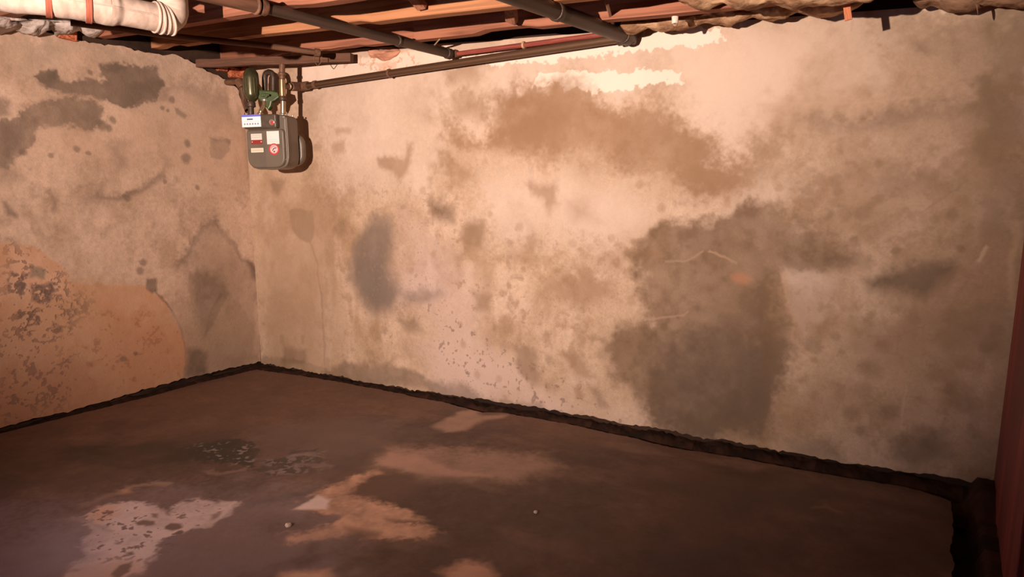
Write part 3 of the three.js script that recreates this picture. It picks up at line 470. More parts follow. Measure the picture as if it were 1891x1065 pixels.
const floorObj = structure(mesh('floor', box(-0.3, 4.45, -0.32, -0.11, -0.3, 5.9), soil), 'worn brown concrete floor, damp with pale dry patches', 'floor');
{
  // the slab stops short of the walls, leaving a channel of bare earth
  const edge = ragged([[0.085, 5.55], [0.085, 1.4], [0.11, 0.9], [0.1, 0.5], [0.13, 0.14], [0.5, 0.10], [1.16, 0.10], [1.7, 0.13], [1.93, 0.168], [2.05, 0.115], [2.42, 0.118], [2.7, 0.135], [2.94, 0.17], [3.2, 0.145], [3.48, 0.155], [3.74, 0.142], [3.845, 0.148], [3.937, 0.2], [3.93, 0.75], [3.935, 2.2], [3.935, 5.55]], 0.02, 0.011, 61);
  const g = new THREE.ExtrudeGeometry(shape(edge), { depth: 0.1, bevelEnabled: false });
  const p = g.attributes.position; for (let i = 0; i < p.count; i++) p.setXYZ(i, p.getX(i), -p.getZ(i), p.getY(i));
  g.computeVertexNormals();
  mesh('slab', fl.uv(g, 0, 2), fl.material({ bumpScale: 0.004, specularIntensity: 0.7 }), floorObj);
  // loose earth in the channel
  const strip = (along, fixed0, fixed1, a0, a1, na, nb, seed, base, swap) => {
    const gg = new THREE.PlaneGeometry(1, 1, na, nb), q = gg.attributes.position;
    for (let i = 0; i < q.count; i++) {
      const s = a0 + (q.getX(i) + 0.5) * (a1 - a0), t = 0.5 + q.getY(i), c = fixed0 + t * (fixed1 - fixed0);
      const y = base(t, s) + 0.03 * (fbm(s * 10, c * 10, seed, 4) - 0.5) + 0.014 * (fbm(s * 60, c * 60, seed + 5, 2) - 0.5);
      if (swap) q.setXYZ(i, c, y, s); else q.setXYZ(i, s, y, c);
    }
    gg.computeVertexNormals(); const u = gg.attributes.uv; for (let i = 0; i < u.count; i++) u.setXY(i, u.getX(i) * (a1 - a0) * 2, u.getY(i) * 0.4); return gg;
  };
  mesh('earth', strip('x', -0.03, 0.26, -0.02, 4.1, 500, 22, 71, (t) => -0.012 - 0.05 * sstep(0.2, 0.6, t), false), soil, floorObj);
  mesh('earth', strip('z', -0.03, 0.2, 0, 5.5, 400, 14, 72, (t) => -0.01 - 0.05 * sstep(0.1, 0.5, t), true), soil, floorObj);
  mesh('earth', strip('z', 3.86, 4.12, 0.02, 5.5, 400, 18, 73, (t, s) => -0.085 + 0.08 * sstep(0.45, 0.62, t) + 0.05 * sstep(0.3, 0.1, s), true), soil, floorObj);
}
const wallRight = structure(mesh('wall_right', box(4.16, 4.45, -0.3, 2.35, -0.3, 5.9), plainPlaster), 'plaster wall behind the red door leaf', 'wall');
const wallFront = structure(mesh('wall_front', box(-0.3, 4.45, -0.3, 2.35, 5.6, 5.9), plainPlaster), 'plain plaster wall behind the viewer', 'wall');

// red door leaf standing against the right end of the back wall
{
  const red = tileMaterial(256, 256, (u, v) => { const n = fbm(u * 26, v * 2.5, 81, 4), m = fbm(u * 6, v * 6, 82, 3), c = mix3([0.27, 0.042, 0.03], [0.15, 0.026, 0.02], sstep(0.3, 0.7, n)); return [...mix3(c, [0.10, 0.03, 0.025], 0.5 * sstep(0.6, 0.75, m)), n]; }, { roughness: 0.6 });
  const d = new THREE.Group(); d.name = 'door_1'; d.position.set(4.066, -0.02, 0.02); d.rotation.set(0, -0.02, -0.034); scene.add(d);
  structure(d, 'dark red painted door leaf at the right end of the back wall', 'door');
  const leaf = new RoundedBoxGeometry(0.045, 1.68, 0.9, 2, 0.006); leaf.translate(0.0225, 0.84, 0.45); mesh('leaf', leaf, red, d);
  for (const y of [0.12, 0.85, 1.55]) { const b = new RoundedBoxGeometry(0.022, 0.11, 0.84, 2, 0.004); b.translate(0.055, y, 0.45); mesh('ledge', b, red, d); }
}
// small basement window in the left wall, outside the picture
{
  const w = new THREE.Group(); w.name = 'window_1'; scene.add(w); structure(w, 'small basement window high in the left wall', 'window');
  const fr = [box(-0.16, -0.1, 1.05, 1.09, 2.5, 3.3), box(-0.16, -0.1, 1.56, 1.6, 2.5, 3.3), box(-0.16, -0.1, 1.09, 1.56, 2.5, 2.54), box(-0.16, -0.1, 1.09, 1.56, 3.26, 3.3), box(-0.155, -0.105, 1.09, 1.56, 2.885, 2.915)];
  mesh('frame', mergeGeometries(fr), paleWood, w);
  const glass = new THREE.MeshPhysicalMaterial({ color: 0xffffff, transmission: 1, thickness: 0, roughness: 0.02, ior: 1.5 });
  for (const [a, b] of [[2.54, 2.885], [2.915, 3.26]]) mesh('pane', box(-0.133, -0.129, 1.09, 1.56, a, b), glass, w);
}

// ---------------------------------------------------------------- ceiling: boards over sagging joists
const ceiling = structure(mesh('ceiling', (() => { const g = new THREE.BoxGeometry(4.75, 0.06, 6.2, 1, 1, 1), p = g.attributes.position; for (let i = 0; i < p.count; i++) p.setXYZ(i, p.getX(i) + 2.07, p.getY(i) + CEIL(p.getX(i) + 2.07) + 0.225, p.getZ(i) + 2.8); g.computeVertexNormals(); return g; })(), oldBoard), 'dark underside of the floorboards above the joists', 'ceiling');
for (let k = 0; k < 30; k++) {
  const x0 = -0.02 + k * 0.14, g = box(-0.0685, 0.0685, 0, 0.022, 0, 5.6);
  const b = mesh('floorboard', g, oldBoard, ceiling); b.position.set(x0 + 0.07, CEIL(x0 + 0.07) + 0.172, 0); b.rotation.z = -0.07;
}
function joist(label, za, zb, mat, seed, width = 0.052) {
  const g = new THREE.BoxGeometry(4.16, 0.17, width, 60, 3, 1), p = g.attributes.position, u = g.attributes.uv;
  for (let i = 0; i < p.count; i++) {
    const x = p.getX(i) + 2.08, t = x / 4.16, w = 0.008 * (fbm(x * 2, 0, seed, 3) - 0.5);
    const chip = p.getY(i) < -0.08 ? 0.012 * sstep(0.6, 0.75, fbm(x * 5, 3, seed + 3, 3)) : 0;
    p.setXYZ(i, x, p.getY(i) + 0.085 + CEIL(x) + w + chip, p.getZ(i) - width / 2 + za + (zb - za) * t + 2 * w);
    u.setXY(i, u.getX(i) * 2.2 + seed * 0.13, u.getY(i) * 0.7 + seed * 0.31);
  }
  g.computeVertexNormals();
  return tag(mesh('ceiling_joist', g, mat), label, 'beam', 'joists under the floor above');
}
joist('reddish timber joist nearest the back wall, behind the red pipe', 0.155, 0.43, woodA, 1);
joist('orange timber joist in the middle of the three seen over the pipes', 0.60, 0.72, woodB, 2);
joist('broad pink timber joist beside the end of the white lagged pipe', 0.905, 1.07, woodA, 3);
[1.38, 1.73, 2.08, 2.43, 2.78, 3.13, 3.48, 3.83, 4.18, 4.53, 4.88].forEach((z, k) => joist('timber joist of the row overhead, out of the picture', z, z + 0.1, k % 2 ? woodA : woodC, 4 + k));
{ // dark board run diagonally under the joists from the left wall to the meter
  const a = V([0.0, 1.915, 0.31]), b = V([1.038,1.865,0.07]), l = a.distanceTo(b), g = new THREE.BoxGeometry(l, 0.045, 0.035, 30, 1, 1), p = g.attributes.position;
  for (let i = 0; i < p.count; i++) p.setY(i, p.getY(i) + 0.012 * (fbm(p.getX(i) * 8, p.getZ(i) * 9, 77, 3) - 0.5));
  g.computeVertexNormals(); g.applyQuaternion(new THREE.Quaternion().setFromUnitVectors(new THREE.Vector3(1, 0, 0), b.clone().sub(a).normalize())); const m = a.clone().lerp(b, 0.5); g.translate(m.x, m.y, m.z);
  tag(mesh('batten', g, grain([0.17, 0.085, 0.055], [0.09, 0.05, 0.035], 16)), 'dark rough batten under the joists above the gas meter', 'batten');
}
function stick(name, a, b, w, h, mat, label, category, group) {
  const A = V(a), B = V(b), l = A.distanceTo(B), g = new RoundedBoxGeometry(w, l, h, 1, Math.min(w, h) * 0.15);
  g.applyQuaternion(new THREE.Quaternion().setFromUnitVectors(new THREE.Vector3(0, 1, 0), B.clone().sub(A).normalize())); const m = A.lerp(B, 0.5); g.translate(m.x, m.y, m.z);
  return tag(mesh(name, g, mat), label, category, group);
}
stick('bridging_strut', [2.03, CEIL(2.03) + 0.03, 0.672], [2.03, CEIL(2.03) + 0.155, 0.93], 0.045, 0.03, woodA, 'timber bridging strut between pink and orange joists, right of dark slanting pipe', 'strut');
stick('bridging_strut', [2.262,1.822,0.364], [2.38, CEIL(2.38) + 0.155, 0.58], 0.05, 0.03, woodC, 'timber bridging strut above the red pipe, left of the thick dark pipe', 'strut');
stick('lath', [2.748,1.798,0.479], [2.66,1.785,0.22], 0.012, 0.02, paleWood, 'pale lath hanging just right of the thick dark pipe', 'lath');
stick('lath', [2.93,1.815,0.293], [2.846,1.785,0.22], 0.014, 0.01, paleWood, 'pale lath slanting above the white porcelain peg', 'lath');
stick('lath', [3.541,1.74,0.36], [3.557,1.64,0.36], 0.022, 0.006, mottled([0.72, 0.24, 0.11], [0.6, 0.2, 0.09], 91, { roughness: 0.7 }), 'bright orange strip hanging at the wall top', 'strip');
stick('lath', [1.787,1.835,0.247], [1.644,1.838,0.12], 0.008, 0.006, paleWood, 'thin pale lath splinter across the end of the dark slanting pipe', 'lath');

// ---------------------------------------------------------------- lumpy bedding on the wall tops
function lumpy(name, pts, ry, rz, seed, mat, label, category, per = 0.2, ragged_ = 0.6) {
  const c = new THREE.CatmullRomCurve3(pts.map(V)), L = c.getLength(), N = Math.round(L / 0.008), M = 18, pos = [], uv = [], idx = [];
  for (let i = 0; i <= N; i++) {
    const t = i / N, p = c.getPointAt(t), tg = c.getTangentAt(t), sx = new THREE.Vector3(-tg.z, 0, tg.x).normalize(), s = t * L;
    const end = Math.sqrt(sstep(0, 0.04 / L, t) * sstep(0, 0.04 / L, 1 - t));
    const ph = s / per + 1.3 * fbm(s * 3, 0, seed, 2), scal = Math.abs(Math.sin(Math.PI * ph));
    for (let j = 0; j <= M; j++) {
      const a = j / M * 2 * Math.PI, ca = Math.cos(a), sa = Math.sin(a);
      let k = 0.6 + 0.95 * (fbm(s * 18, j % M * 0.6, seed + 3, 5) - 0.2);
      if (sa < 0) k *= 1 - ragged_ + ragged_ * (0.25 + 1.25 * scal);
      pos.push(p.x + sx.x * ca * rz * k * end, p.y + sa * ry * k * end, p.z + sx.z * ca * rz * k * end); uv.push(s * 3, j / M);
    }
  }
  for (let i = 0; i < N; i++) for (let j = 0; j < M; j++) { const a = i * (M + 1) + j, b = a + M + 1; idx.push(a, b, a + 1, b, b + 1, a + 1); }
  const g = new THREE.BufferGeometry(); g.setAttribute('position', new THREE.Float32BufferAttribute(pos, 3)); g.setAttribute('uv', new THREE.Float32BufferAttribute(uv, 2)); g.setIndex(idx); g.computeVertexNormals();
  return tag(mesh(name, g, mat), label, category);
}
lumpy('mortar_bed', [[2.654,1.799,0.12], [2.753,1.79,0.13], [2.869,1.784,0.13], [3.076,1.776,0.13], [3.219,1.77,0.13], [3.354,1.761,0.13], [3.491,1.751,0.13], [3.587,1.751,0.13]], 0.034, 0.055, 3, mortar, 'long scalloped tan mortar bed above the back wall beside the pipe end', 'mortar', 0.21, 0.5);
lumpy('mortar_bed', [[2.998,1.783,0.42], [3.134,1.761,0.42], [3.281,1.739,0.42], [3.453,1.713,0.42], [3.642,1.686,0.42]], 0.03, 0.05, 8, mortar, 'upper tan mortar bed cut by the top of the picture', 'mortar', 0.17, 0.6);
lumpy('mortar_bed', [[3.727,1.732,0.1], [3.814,1.721,0.1], [3.899,1.704,0.1], [3.98,1.702,0.1], [4.079,1.699,0.1]], 0.03, 0.05, 14, mottled([0.36, 0.215, 0.13], [0.2, 0.115, 0.07], 92, { roughness: 0.95, bumpScale: 0.012 }), 'brown crumbling mortar bed above the right end of the back wall', 'mortar', 0.14, 0.6);
lumpy('mortar_lump', [[1.096,1.902,0], [1.195,1.875,0], [1.332,1.878,0]], 0.03, 0.03, 31, mottled([0.6, 0.3, 0.2], [0.42, 0.2, 0.13], 103, { roughness: 0.95 }), 'pinkish crumbling brick rubble at the wall top above the brown pipe', 'rubble', 0.16, 0.3);
lumpy('mortar_lump', [[3.906,1.683,0.16], [3.914,1.668,0.16], [3.917,1.641,0.16]], 0.02, 0.02, 19, mortar, 'small tan mortar lump hanging at the right wall top', 'mortar', 0.2, 0.2);
lumpy('mortar_bed', [[0.05,1.919,1.525], [0.05,1.934,1.356], [0.05,1.963,1.217], [0.05,1.985,1.069], [0.05,2.025,0.908], [0.05,2.062,0.778]], 0.05, 0.075, 23, greyMortar, 'grey white mortar bed on the left wall under the lagged pipe', 'mortar', 0.16, 0.5);

// ---------------------------------------------------------------- pipes under the joists
function pipe(name, label, runs, mat, fittings = []) {
  const g = thing(name, label, 'pipe');
  for (const [nm, pts, r] of runs) mesh(nm, pts.length === 2 ? rod(pts[0], pts[1], r, 18) : tube(pts, r, 16), mat, g);
  for (const [nm, a, b, r, m] of fittings) mesh(nm, rod(a, b, r, 16), m ?? mat, g);
  return g;
}
const E0 = [0.601,1.755,0.055], E1 = [2.677,1.762,0.055];
pipe('gas_pipe', 'long brown gas pipe running along the back wall to the meter', [['run', [E0, E1], 0.0185]], brownPipe,
  [['coupling', lerp3(E0, E1, 0.0), lerp3(E0, E1, 0.03), 0.026, rust], ['coupling', lerp3(E0, E1, 0.052), lerp3(E0, E1, 0.064), 0.023, rust], ['collar', lerp3(E0, E1, 0.33), lerp3(E0, E1, 0.338), 0.024, rust]]);
const D0 = [1.702,1.806,0.05], D1 = [2.597,1.789,0.05];
pipe('red_pipe', 'thin red painted pipe just above the brown gas pipe', [['run', [D0, lerp3(D0, D1, 0.5), D1], 0.0115]], redPipe, [['clip', lerp3(D0, D1, 0.475), lerp3(D0, D1, 0.49), 0.017, paleWood], ['coupling', lerp3(D0, D1, 0.0), lerp3(D0, D1, 0.05), 0.017, rust]]);
const B0 = [2.58,1.744,1.089], B1 = [2.666,1.759,0.075];
const thickPipe = pipe('thick_pipe', 'thick dark iron pipe slanting down to the end of the brown pipe', [['run', [B0, B1], 0.03]], darkIron, [['coupling', lerp3(B0, B1, 0.955), lerp3(B0, B1, 1.01), 0.036], ['coupling', lerp3(B0, B1, 0.44), lerp3(B0, B1, 0.47), 0.035]]);
{ const tee = thickPipe; mesh('elbow', rod([2.614,1.76,0.06], [2.69,1.765,0.05], 0.031, 18), darkIron, tee); mesh('collar', rod([2.676,1.765,0.052], [2.693,1.765,0.05], 0.036, 18), darkIron, tee); }
const A0 = [1.552,1.821,1.42], A1 = [1.599,1.818,1.125], A2 = [1.717,1.803,0.07];
pipe('slanting_pipe', 'long dark pipe crossing below the joists to the red pipe', [['run', [A1, A2], 0.0215]], darkIron, [['coupling', lerp3(A1, A2, 0.0), lerp3(A1, A2, 0.03), 0.03, rust], ['coupling', lerp3(A1, A2, 0.66), lerp3(A1, A2, 0.675), 0.026], ['coupling', lerp3(A1, A2, 0.97), lerp3(A1, A2, 1.0), 0.027]]).children[0].name = 'run';
pipe('rusty_pipe', 'rusty brown pipe length joined to the upper end of the slanting pipe', [['run', [A0, A1], 0.027]], rust, [['coupling', lerp3(A0, A1, 0.94), lerp3(A0, A1, 0.99), 0.034]]);
const C0 = [0.448,1.901,1.24], C1 = [0.645,1.887,0.842], C2 = [0.875,1.871,0.55], C3 = [1.009,1.861,0.287];
pipe('thin_pipe', 'thin brown pipe running from under the lagged pipe toward the meter', [['run', [C0, C1, C2, C3], 0.0145]], rust, [['coupling', lerp3(C2, C3, 0.93), lerp3(C2, C3, 1.03), 0.02]]);
{ // hanging wires
  const wire = mottled([0.22, 0.11, 0.06], [0.15, 0.08, 0.05], 93, { roughness: 0.6 });
  const a = [0.886,1.94,0.2], b = [0.879,1.849,0.2], c = [0.907,1.817,0.2], d = [0.938,1.842,0.2], e = [0.945,1.932,0.2];
  tag(mesh('wire_loop', tube([a, b, c, d, e], 0.0022, 6), wire), 'thin rusty wire loop hanging by the end of the thin pipe', 'wire');
  tag(mesh('wire_loop', tube([[2.639,1.828,0.17], [2.642,1.793,0.15], [2.647,1.758,0.12], [2.657,1.74,0.115], [2.665,1.753,0.11]], 0.003, 6), paleWood), 'pale wire tied round the lower end of the thick pipe', 'wire');
}
{ // white porcelain peg
  const p = [2.952,1.761,0.3], g = thing('porcelain_peg', 'white porcelain peg hanging below the tan mortar bed', 'peg', p);
  const white = mottled([0.82, 0.72, 0.62], [0.68, 0.56, 0.46], 94, { roughness: 0.35 });
  mesh('body', rod([0, 0.005, 0], [0, -0.034, 0], 0.0135, 18, 0.0125), white, g); mesh('collar', rod([0, 0.018, 0], [0, 0.003, 0], 0.0145, 18), white, g); mesh('tip', rod([0, -0.034, 0], [0, -0.045, 0], 0.010, 16, 0.006), mortar, g);
}
{ // lagged pipe wrapped in painted cloth
  const pts = [[0.946,1.82,1.905], [1.006,1.816,1.742], [1.104,1.809,1.632], [1.157,1.805,1.52], [1.18,1.803,1.405], [1.199,1.802,1.285]];
  const end = V(pts[5]), c = new THREE.CatmullRomCurve3(pts.map(V), false, 'catmullrom', 0.2), L = c.getLength(), N = 260, M = 40, pos = [], uv = [], idx = [];
  const g = thing('lagged_pipe', 'thick white cloth-wrapped pipe with two red bands at the ceiling', 'pipe');
  for (let i = 0; i <= N; i++) {
    const t = i / N, p = c.getPointAt(t), tg = c.getTangentAt(t), sx = new THREE.Vector3().crossVectors(tg, new THREE.Vector3(0, 1, 0)).normalize(), sy = new THREE.Vector3().crossVectors(sx, tg), s = t * L, cloth = 1 - sstep(0.76, 0.80, t);
    for (let j = 0; j <= M; j++) {
      const a = j / M * 2 * Math.PI, ja = j % M;
      const r = 0.053 + 0.006 * cloth + 0.7 * cloth * (0.010 * (fbm(s * 22 + 0.4 * Math.sin(a), 2 + Math.cos(a), 33, 3) - 0.5) + 0.006 * (fbm(s * 9 + 3, 4 + 2 * Math.sin(a + 1), 34, 3) - 0.5) + 0.004 * Math.pow(Math.abs(Math.sin(s * 22)), 6));
      pos.push(p.x + (sx.x * Math.cos(a) + sy.x * Math.sin(a)) * r, p.y + (sx.y * Math.cos(a) + sy.y * Math.sin(a)) * r, p.z + (sx.z * Math.cos(a) + sy.z * Math.sin(a)) * r); uv.push(s * 4, ja / M);
    }
  }
  for (let i = 0; i < N; i++) for (let j = 0; j < M; j++) { const a = i * (M + 1) + j, b = a + M + 1; idx.push(a, b, a + 1, b, b + 1, a + 1); }
  const G = new THREE.BufferGeometry(); G.setAttribute('position', new THREE.Float32BufferAttribute(pos, 3)); G.setAttribute('uv', new THREE.Float32BufferAttribute(uv, 2)); G.setIndex(idx); G.computeVertexNormals();
  const cloth = mottled([0.66, 0.53, 0.45], [0.52, 0.39, 0.32], 95, { roughness: 0.8 }), band = mottled([0.50, 0.14, 0.085], [0.38, 0.1, 0.06], 96, { roughness: 0.7 });
  mesh('wrapping', G, cloth, g);
  for (const q of [[1.102,1.809,1.632], [1.152,1.805,1.522]]) {
    const tg = c.getTangentAt(0.6), ring = new THREE.CylinderGeometry(0.0645, 0.0645, 0.016, 40, 1, true);
    const b = mesh('red_band', mergeGeometries([ring, new THREE.TorusGeometry(0.0635, 0.0012, 6, 40).rotateX(Math.PI / 2).translate(0, 0.009, 0), new THREE.TorusGeometry(0.0635, 0.0012, 6, 40).rotateX(Math.PI / 2).translate(0, -0.009, 0)].map((x) => x.toNonIndexed())), band, g);
    b.position.set(...q); b.quaternion.setFromUnitVectors(new THREE.Vector3(0, 1, 0), tg);
  }
  // elbow: bulging wrapped bend that turns up between the joists
  const tg = c.getTangentAt(1), e1 = end.clone().addScaledVector(tg, 0.03), e2 = end.clone().addScaledVector(tg, 0.06).add(new THREE.Vector3(0, 0.03, 0)), e3 = end.clone().addScaledVector(tg, 0.062).add(new THREE.Vector3(0, 0.16, 0));
  mesh('elbow', tube([end.clone().addScaledVector(tg, -0.02).toArray(), e1.toArray(), e2.toArray(), e3.toArray()], 0.056, 32, false, 40), cloth, g);
  for (let k = 0; k < 4; k++) { const ring = mesh('wrap_fold', new THREE.TorusGeometry(0.0555 + 0.002 * (k % 2), 0.005, 8, 36), cloth, g); ring.position.copy(end).addScaledVector(tg, -0.012 + 0.016 * k); ring.quaternion.setFromUnitVectors(new THREE.Vector3(0, 0, 1), tg.clone().add(new THREE.Vector3(0, 0.12 * k, 0)).normalize()); }
}

// ---------------------------------------------------------------- gas meter and its fittings
{
  const grey = mottled([0.165, 0.135, 0.105], [0.14, 0.115, 0.09], 97, { roughness: 0.35, metalness: 0.1, bumpScale: 0.0004 });
  const greyDark = mottled([0.11, 0.085, 0.062], [0.09, 0.07, 0.052], 98, { roughness: 0.3, metalness: 0.1, bumpScale: 0.0004 });
  const brass = mottled([0.45, 0.33, 0.2], [0.33, 0.22, 0.13], 99, { roughness: 0.3, metalness: 0.7, bumpScale: 0.0003 });
  const green = mottled([0.05, 0.085, 0.018], [0.03, 0.05, 0.014], 100, { roughness: 0.35, bumpScale: 0.0008 });
  const olive = mottled([0.085, 0.08, 0.035], [0.05, 0.045, 0.024], 101, { roughness: 0.3, metalness: 0.3, bumpScale: 0.0008 });
  const steel = new THREE.MeshStandardMaterial({ color: col(0.7, 0.66, 0.6), roughness: 0.25, metalness: 0.8 });
  const P = [0.558,1.419,0.24], TURN = 0.35;
  const m = thing('gas_meter', 'grey gas meter with white and red stickers hanging near the corner', 'gas meter', P); m.rotation.y = TURN;
  const outline = (w, h, rb, rt) => { const s = new THREE.Shape(), x = w / 2, y = h / 2; s.moveTo(-x + rb, -y); s.lineTo(x - rb, -y); s.quadraticCurveTo(x, -y, x, -y + rb); s.lineTo(x, y - rt); s.quadraticCurveTo(x, y, x - rt, y); s.lineTo(-x + rt, y); s.quadraticCurveTo(-x, y, -x, y - rt); s.lineTo(-x, -y + rb); s.quadraticCurveTo(-x, -y, -x + rb, -y); return s; };
  const slab = (w, h, d, rb, rt, bev, x, y, z) => { const g = new THREE.ExtrudeGeometry(outline(w - 2 * bev, h - 2 * bev, rb, rt), { depth: d - 2 * bev, bevelEnabled: true, bevelSize: bev, bevelThickness: bev, bevelSegments: 4, curveSegments: 10 }); g.translate(x, y, z + bev); return g; };
  mesh('case', slab(0.25, 0.30, 0.13, 0.06, 0.02, 0.012, 0, 0, -0.06), grey, m);
  mesh('front_cover', slab(0.236, 0.215, 0.03, 0.055, 0.012, 0.010, -0.003, -0.038, 0.058), grey, m);
  mesh('rear_housing', slab(0.262, 0.19, 0.045, 0.06, 0.06, 0.014, 0.012, -0.035, -0.112), grey, m);
  const rimc = new THREE.CatmullRomCurve3([[0.122, 0.13], [0.124, 0], [0.122, -0.09], [0.105, -0.132], [0.06, -0.147], [-0.06, -0.147], [-0.105, -0.132], [-0.122, -0.09], [-0.124, 0], [-0.122, 0.13]].map(([x, y]) => new THREE.Vector3(x, y, 0.062)), false, 'catmullrom', 0.3);
  mesh('seam_flange', new THREE.TubeGeometry(rimc, 70, 0.005, 8), grey, m);
  const head = mesh('index_head', new RoundedBoxGeometry(0.205, 0.078, 0.045, 3, 0.01).translate(-0.018, 0.112, 0.085), greyDark, m);
  mesh('knob', rod([0.062, 0.105, 0.1], [0.062, 0.105, 0.118], 0.017, 20), steel, head); mesh('knob_face', rod([0.066, 0.100, 0.118], [0.066, 0.100, 0.1195], 0.0105, 18), new THREE.MeshStandardMaterial({ color: col(0.5, 0.05, 0.05), roughness: 0.4 }), head);
  const flat = (w, h, x, y, z, map) => { const g = new THREE.BoxGeometry(w, h, 0.0012); g.translate(x, y, z); return [g, map]; };
  const paintLabel = (w, h, f) => { const c = document.createElement('canvas'); c.width = w; c.height = h; f(c.getContext('2d'), w, h); const t = new THREE.CanvasTexture(c); t.colorSpace = THREE.SRGBColorSpace; return new THREE.MeshStandardMaterial({ map: t, roughness: 0.5 }); };
  const label = paintLabel(256, 192, (x, w, h) => { x.fillStyle = '#f4f4fb'; x.fillRect(0, 0, w, h); x.fillStyle = '#6a70d8'; x.fillRect(0, 0, w, 34); x.fillStyle = '#50506a'; x.fillRect(70, 62, 80, 20); x.fillStyle = '#b9b9c6'; x.fillRect(20, 104, 216, 5); x.fillStyle = '#8d8da0'; for (let i = 0; i < 6; i++) x.fillRect(26 + i * 36, 132, 20, 26); });
  const lab = mesh('paper_label', ...flat(0.118, 0.068, -0.068, 0.117, 0.1085, label), m); lab.userData.label = 'white paper label with blue edge';
  const blank = paintLabel(64, 64, (x, w, h) => { x.fillStyle = '#eadfdd'; x.fillRect(0, 0, w, h); x.fillStyle = '#ddcfcc'; x.fillRect(8, 40, 48, 3); x.fillRect(8, 50, 48, 3); });
  mesh('sticker', ...flat(0.076, 0.072, 0.048, 0.022, 0.0887, blank), m).userData.label = 'plain white square sticker';
  const counter = paintLabel(128, 128, (x, w, h) => { x.fillStyle = '#d8d2cc'; x.fillRect(0, 0, w, h); x.fillStyle = '#8e2420'; x.fillRect(0, 76, w, 52); x.fillStyle = '#b8b0aa'; x.fillRect(10, 16, 108, 6); x.fillRect(10, 40, 108, 6); x.fillStyle = '#f0dcd8'; x.fillRect(6, 94, 10, 12); x.fillRect(112, 94, 10, 12); });
  mesh('counter_plate', ...flat(0.068, 0.058, -0.055, 0.018, 0.0887, counter), m).userData.label = 'white counter plate with dark red strip';
  const strip = paintLabel(128, 32, (x, w, h) => { x.fillStyle = '#e6d6c4'; x.fillRect(0, 0, w, h); x.fillStyle = '#b39c88'; x.fillRect(8, 11, 112, 3); x.fillRect(8, 19, 112, 3); });
  mesh('number_strip', ...flat(0.078, 0.024, -0.055, -0.045, 0.0887, strip), m).userData.label = 'pale number strip';
  const warn = paintLabel(128, 128, (x, w, h) => { x.fillStyle = '#c4343a'; x.fillRect(0, 0, w, h); x.fillStyle = '#eebcbc'; x.beginPath(); x.arc(64, 64, 48, 0, 7); x.fill(); x.strokeStyle = '#3a2226'; x.lineWidth = 9; x.lineCap = 'round'; x.beginPath(); x.moveTo(46, 80); x.quadraticCurveTo(62, 46, 92, 52); x.stroke(); x.fillStyle = '#2c1a1e'; x.beginPath(); x.arc(66, 92, 9, 0, 7); x.fill(); x.strokeStyle = '#c4343a'; x.lineWidth = 5; x.beginPath(); x.arc(64, 64, 36, 3.4, 5.2); x.stroke(); });
  { const g = new THREE.CylinderGeometry(0.032, 0.032, 0.0012, 32); g.rotateX(Math.PI / 2); const p = g.attributes.position, u = g.attributes.uv; for (let i = 0; i < p.count; i++) u.setXY(i, 0.5 + p.getX(i) / 0.064, 0.5 + p.getY(i) / 0.064); g.translate(0.05, -0.042, 0.0887); mesh('warning_sticker', g, warn, m).userData.label = 'round red warning sticker with dark handset mark'; }
  for (const [x, y] of [[0.112, 0.135], [0.04, 0.14], [0.108, -0.10], [-0.11, -0.1]]) mesh('screw', rod([x, y, 0.066], [x, y, 0.078], 0.006, 10), steel, m);
  for (const [x, z] of [[0.09, 0.0], [0.11, -0.03]]) mesh('screw', rod([x, 0.148, z], [x, 0.158, z], 0.006, 10), steel, m);

  const Wd = (px, py, z) => [px, py, z];
  // outlet riser with tee
  const r0 = [0.631,1.559,0.225], r1 = [0.634,1.595,0.225], r2 = [0.639,1.652,0.225], r3 = [0.637,1.676,0.225], r4 = [0.641,1.771,0.225], r5 = [0.648,1.854,0.225], rt = [0.642,1.733,0.225], rw = [0.595,1.755,0.062];
  const o = thing('outlet_riser', 'upright brass and iron pipe on the right of the gas meter', 'pipe');
  mesh('union_nut', rod(r0, [0.633,1.583,0.225], 0.024, 6), steel, o); mesh('tail_pipe', rod(r0, r2, 0.0155, 16), brass, o); mesh('coupling', rod(r2, r3, 0.021, 14), darkIron, o);
  mesh('barrel', rod(r3, r4, 0.0185, 18), brass, o); mesh('upper_pipe', rod(r4, r5, 0.0165, 16), rust, o); mesh('ring', rod([0.643,1.789,0.225], [0.644,1.807,0.225], 0.022, 16), rust, o);
  mesh('tee_branch', rod(rt, rw, 0.016, 16), rust, o); mesh('tee_union', rod(lerp3(rt, rw, 0.45), lerp3(rt, rw, 0.95), 0.027, 10), rust, o); mesh('branch_ring', rod(lerp3(rt, rw, 0.3), lerp3(rt, rw, 0.36), 0.022, 12), brass, o);
  // regulator bottle on the inlet
  const i0 = [0.447,1.551,0.3], i1 = [0.452,1.648,0.3], g0 = [0.468,1.665,0.3], g1 = [0.489,1.831,0.3];
  const rg = thing('gas_regulator', 'dark olive bottle shaped regulator above the left of the meter', 'regulator', g0);
  { const h = g1[1] - g0[1]; mesh('body', new THREE.LatheGeometry([[0, -0.012], [0.018, -0.01], [0.034, 0.008], [0.042, 0.03], [0.043, h - 0.05], [0.040, h - 0.02], [0.028, h], [0.012, h + 0.008], [0, h + 0.009]].map((p) => new THREE.Vector2(...p)), 28), olive, rg);
    for (const k of [0.3, 1.4, 2.5]) mesh('rib', rod([0.043 * Math.cos(k), 0.03, 0.043 * Math.sin(k)], [0.043 * Math.cos(k), h - 0.05, 0.043 * Math.sin(k)], 0.005, 8), olive, rg); }
  const inl = thing('inlet_pipe', 'short black iron inlet pipe under the olive regulator', 'pipe');
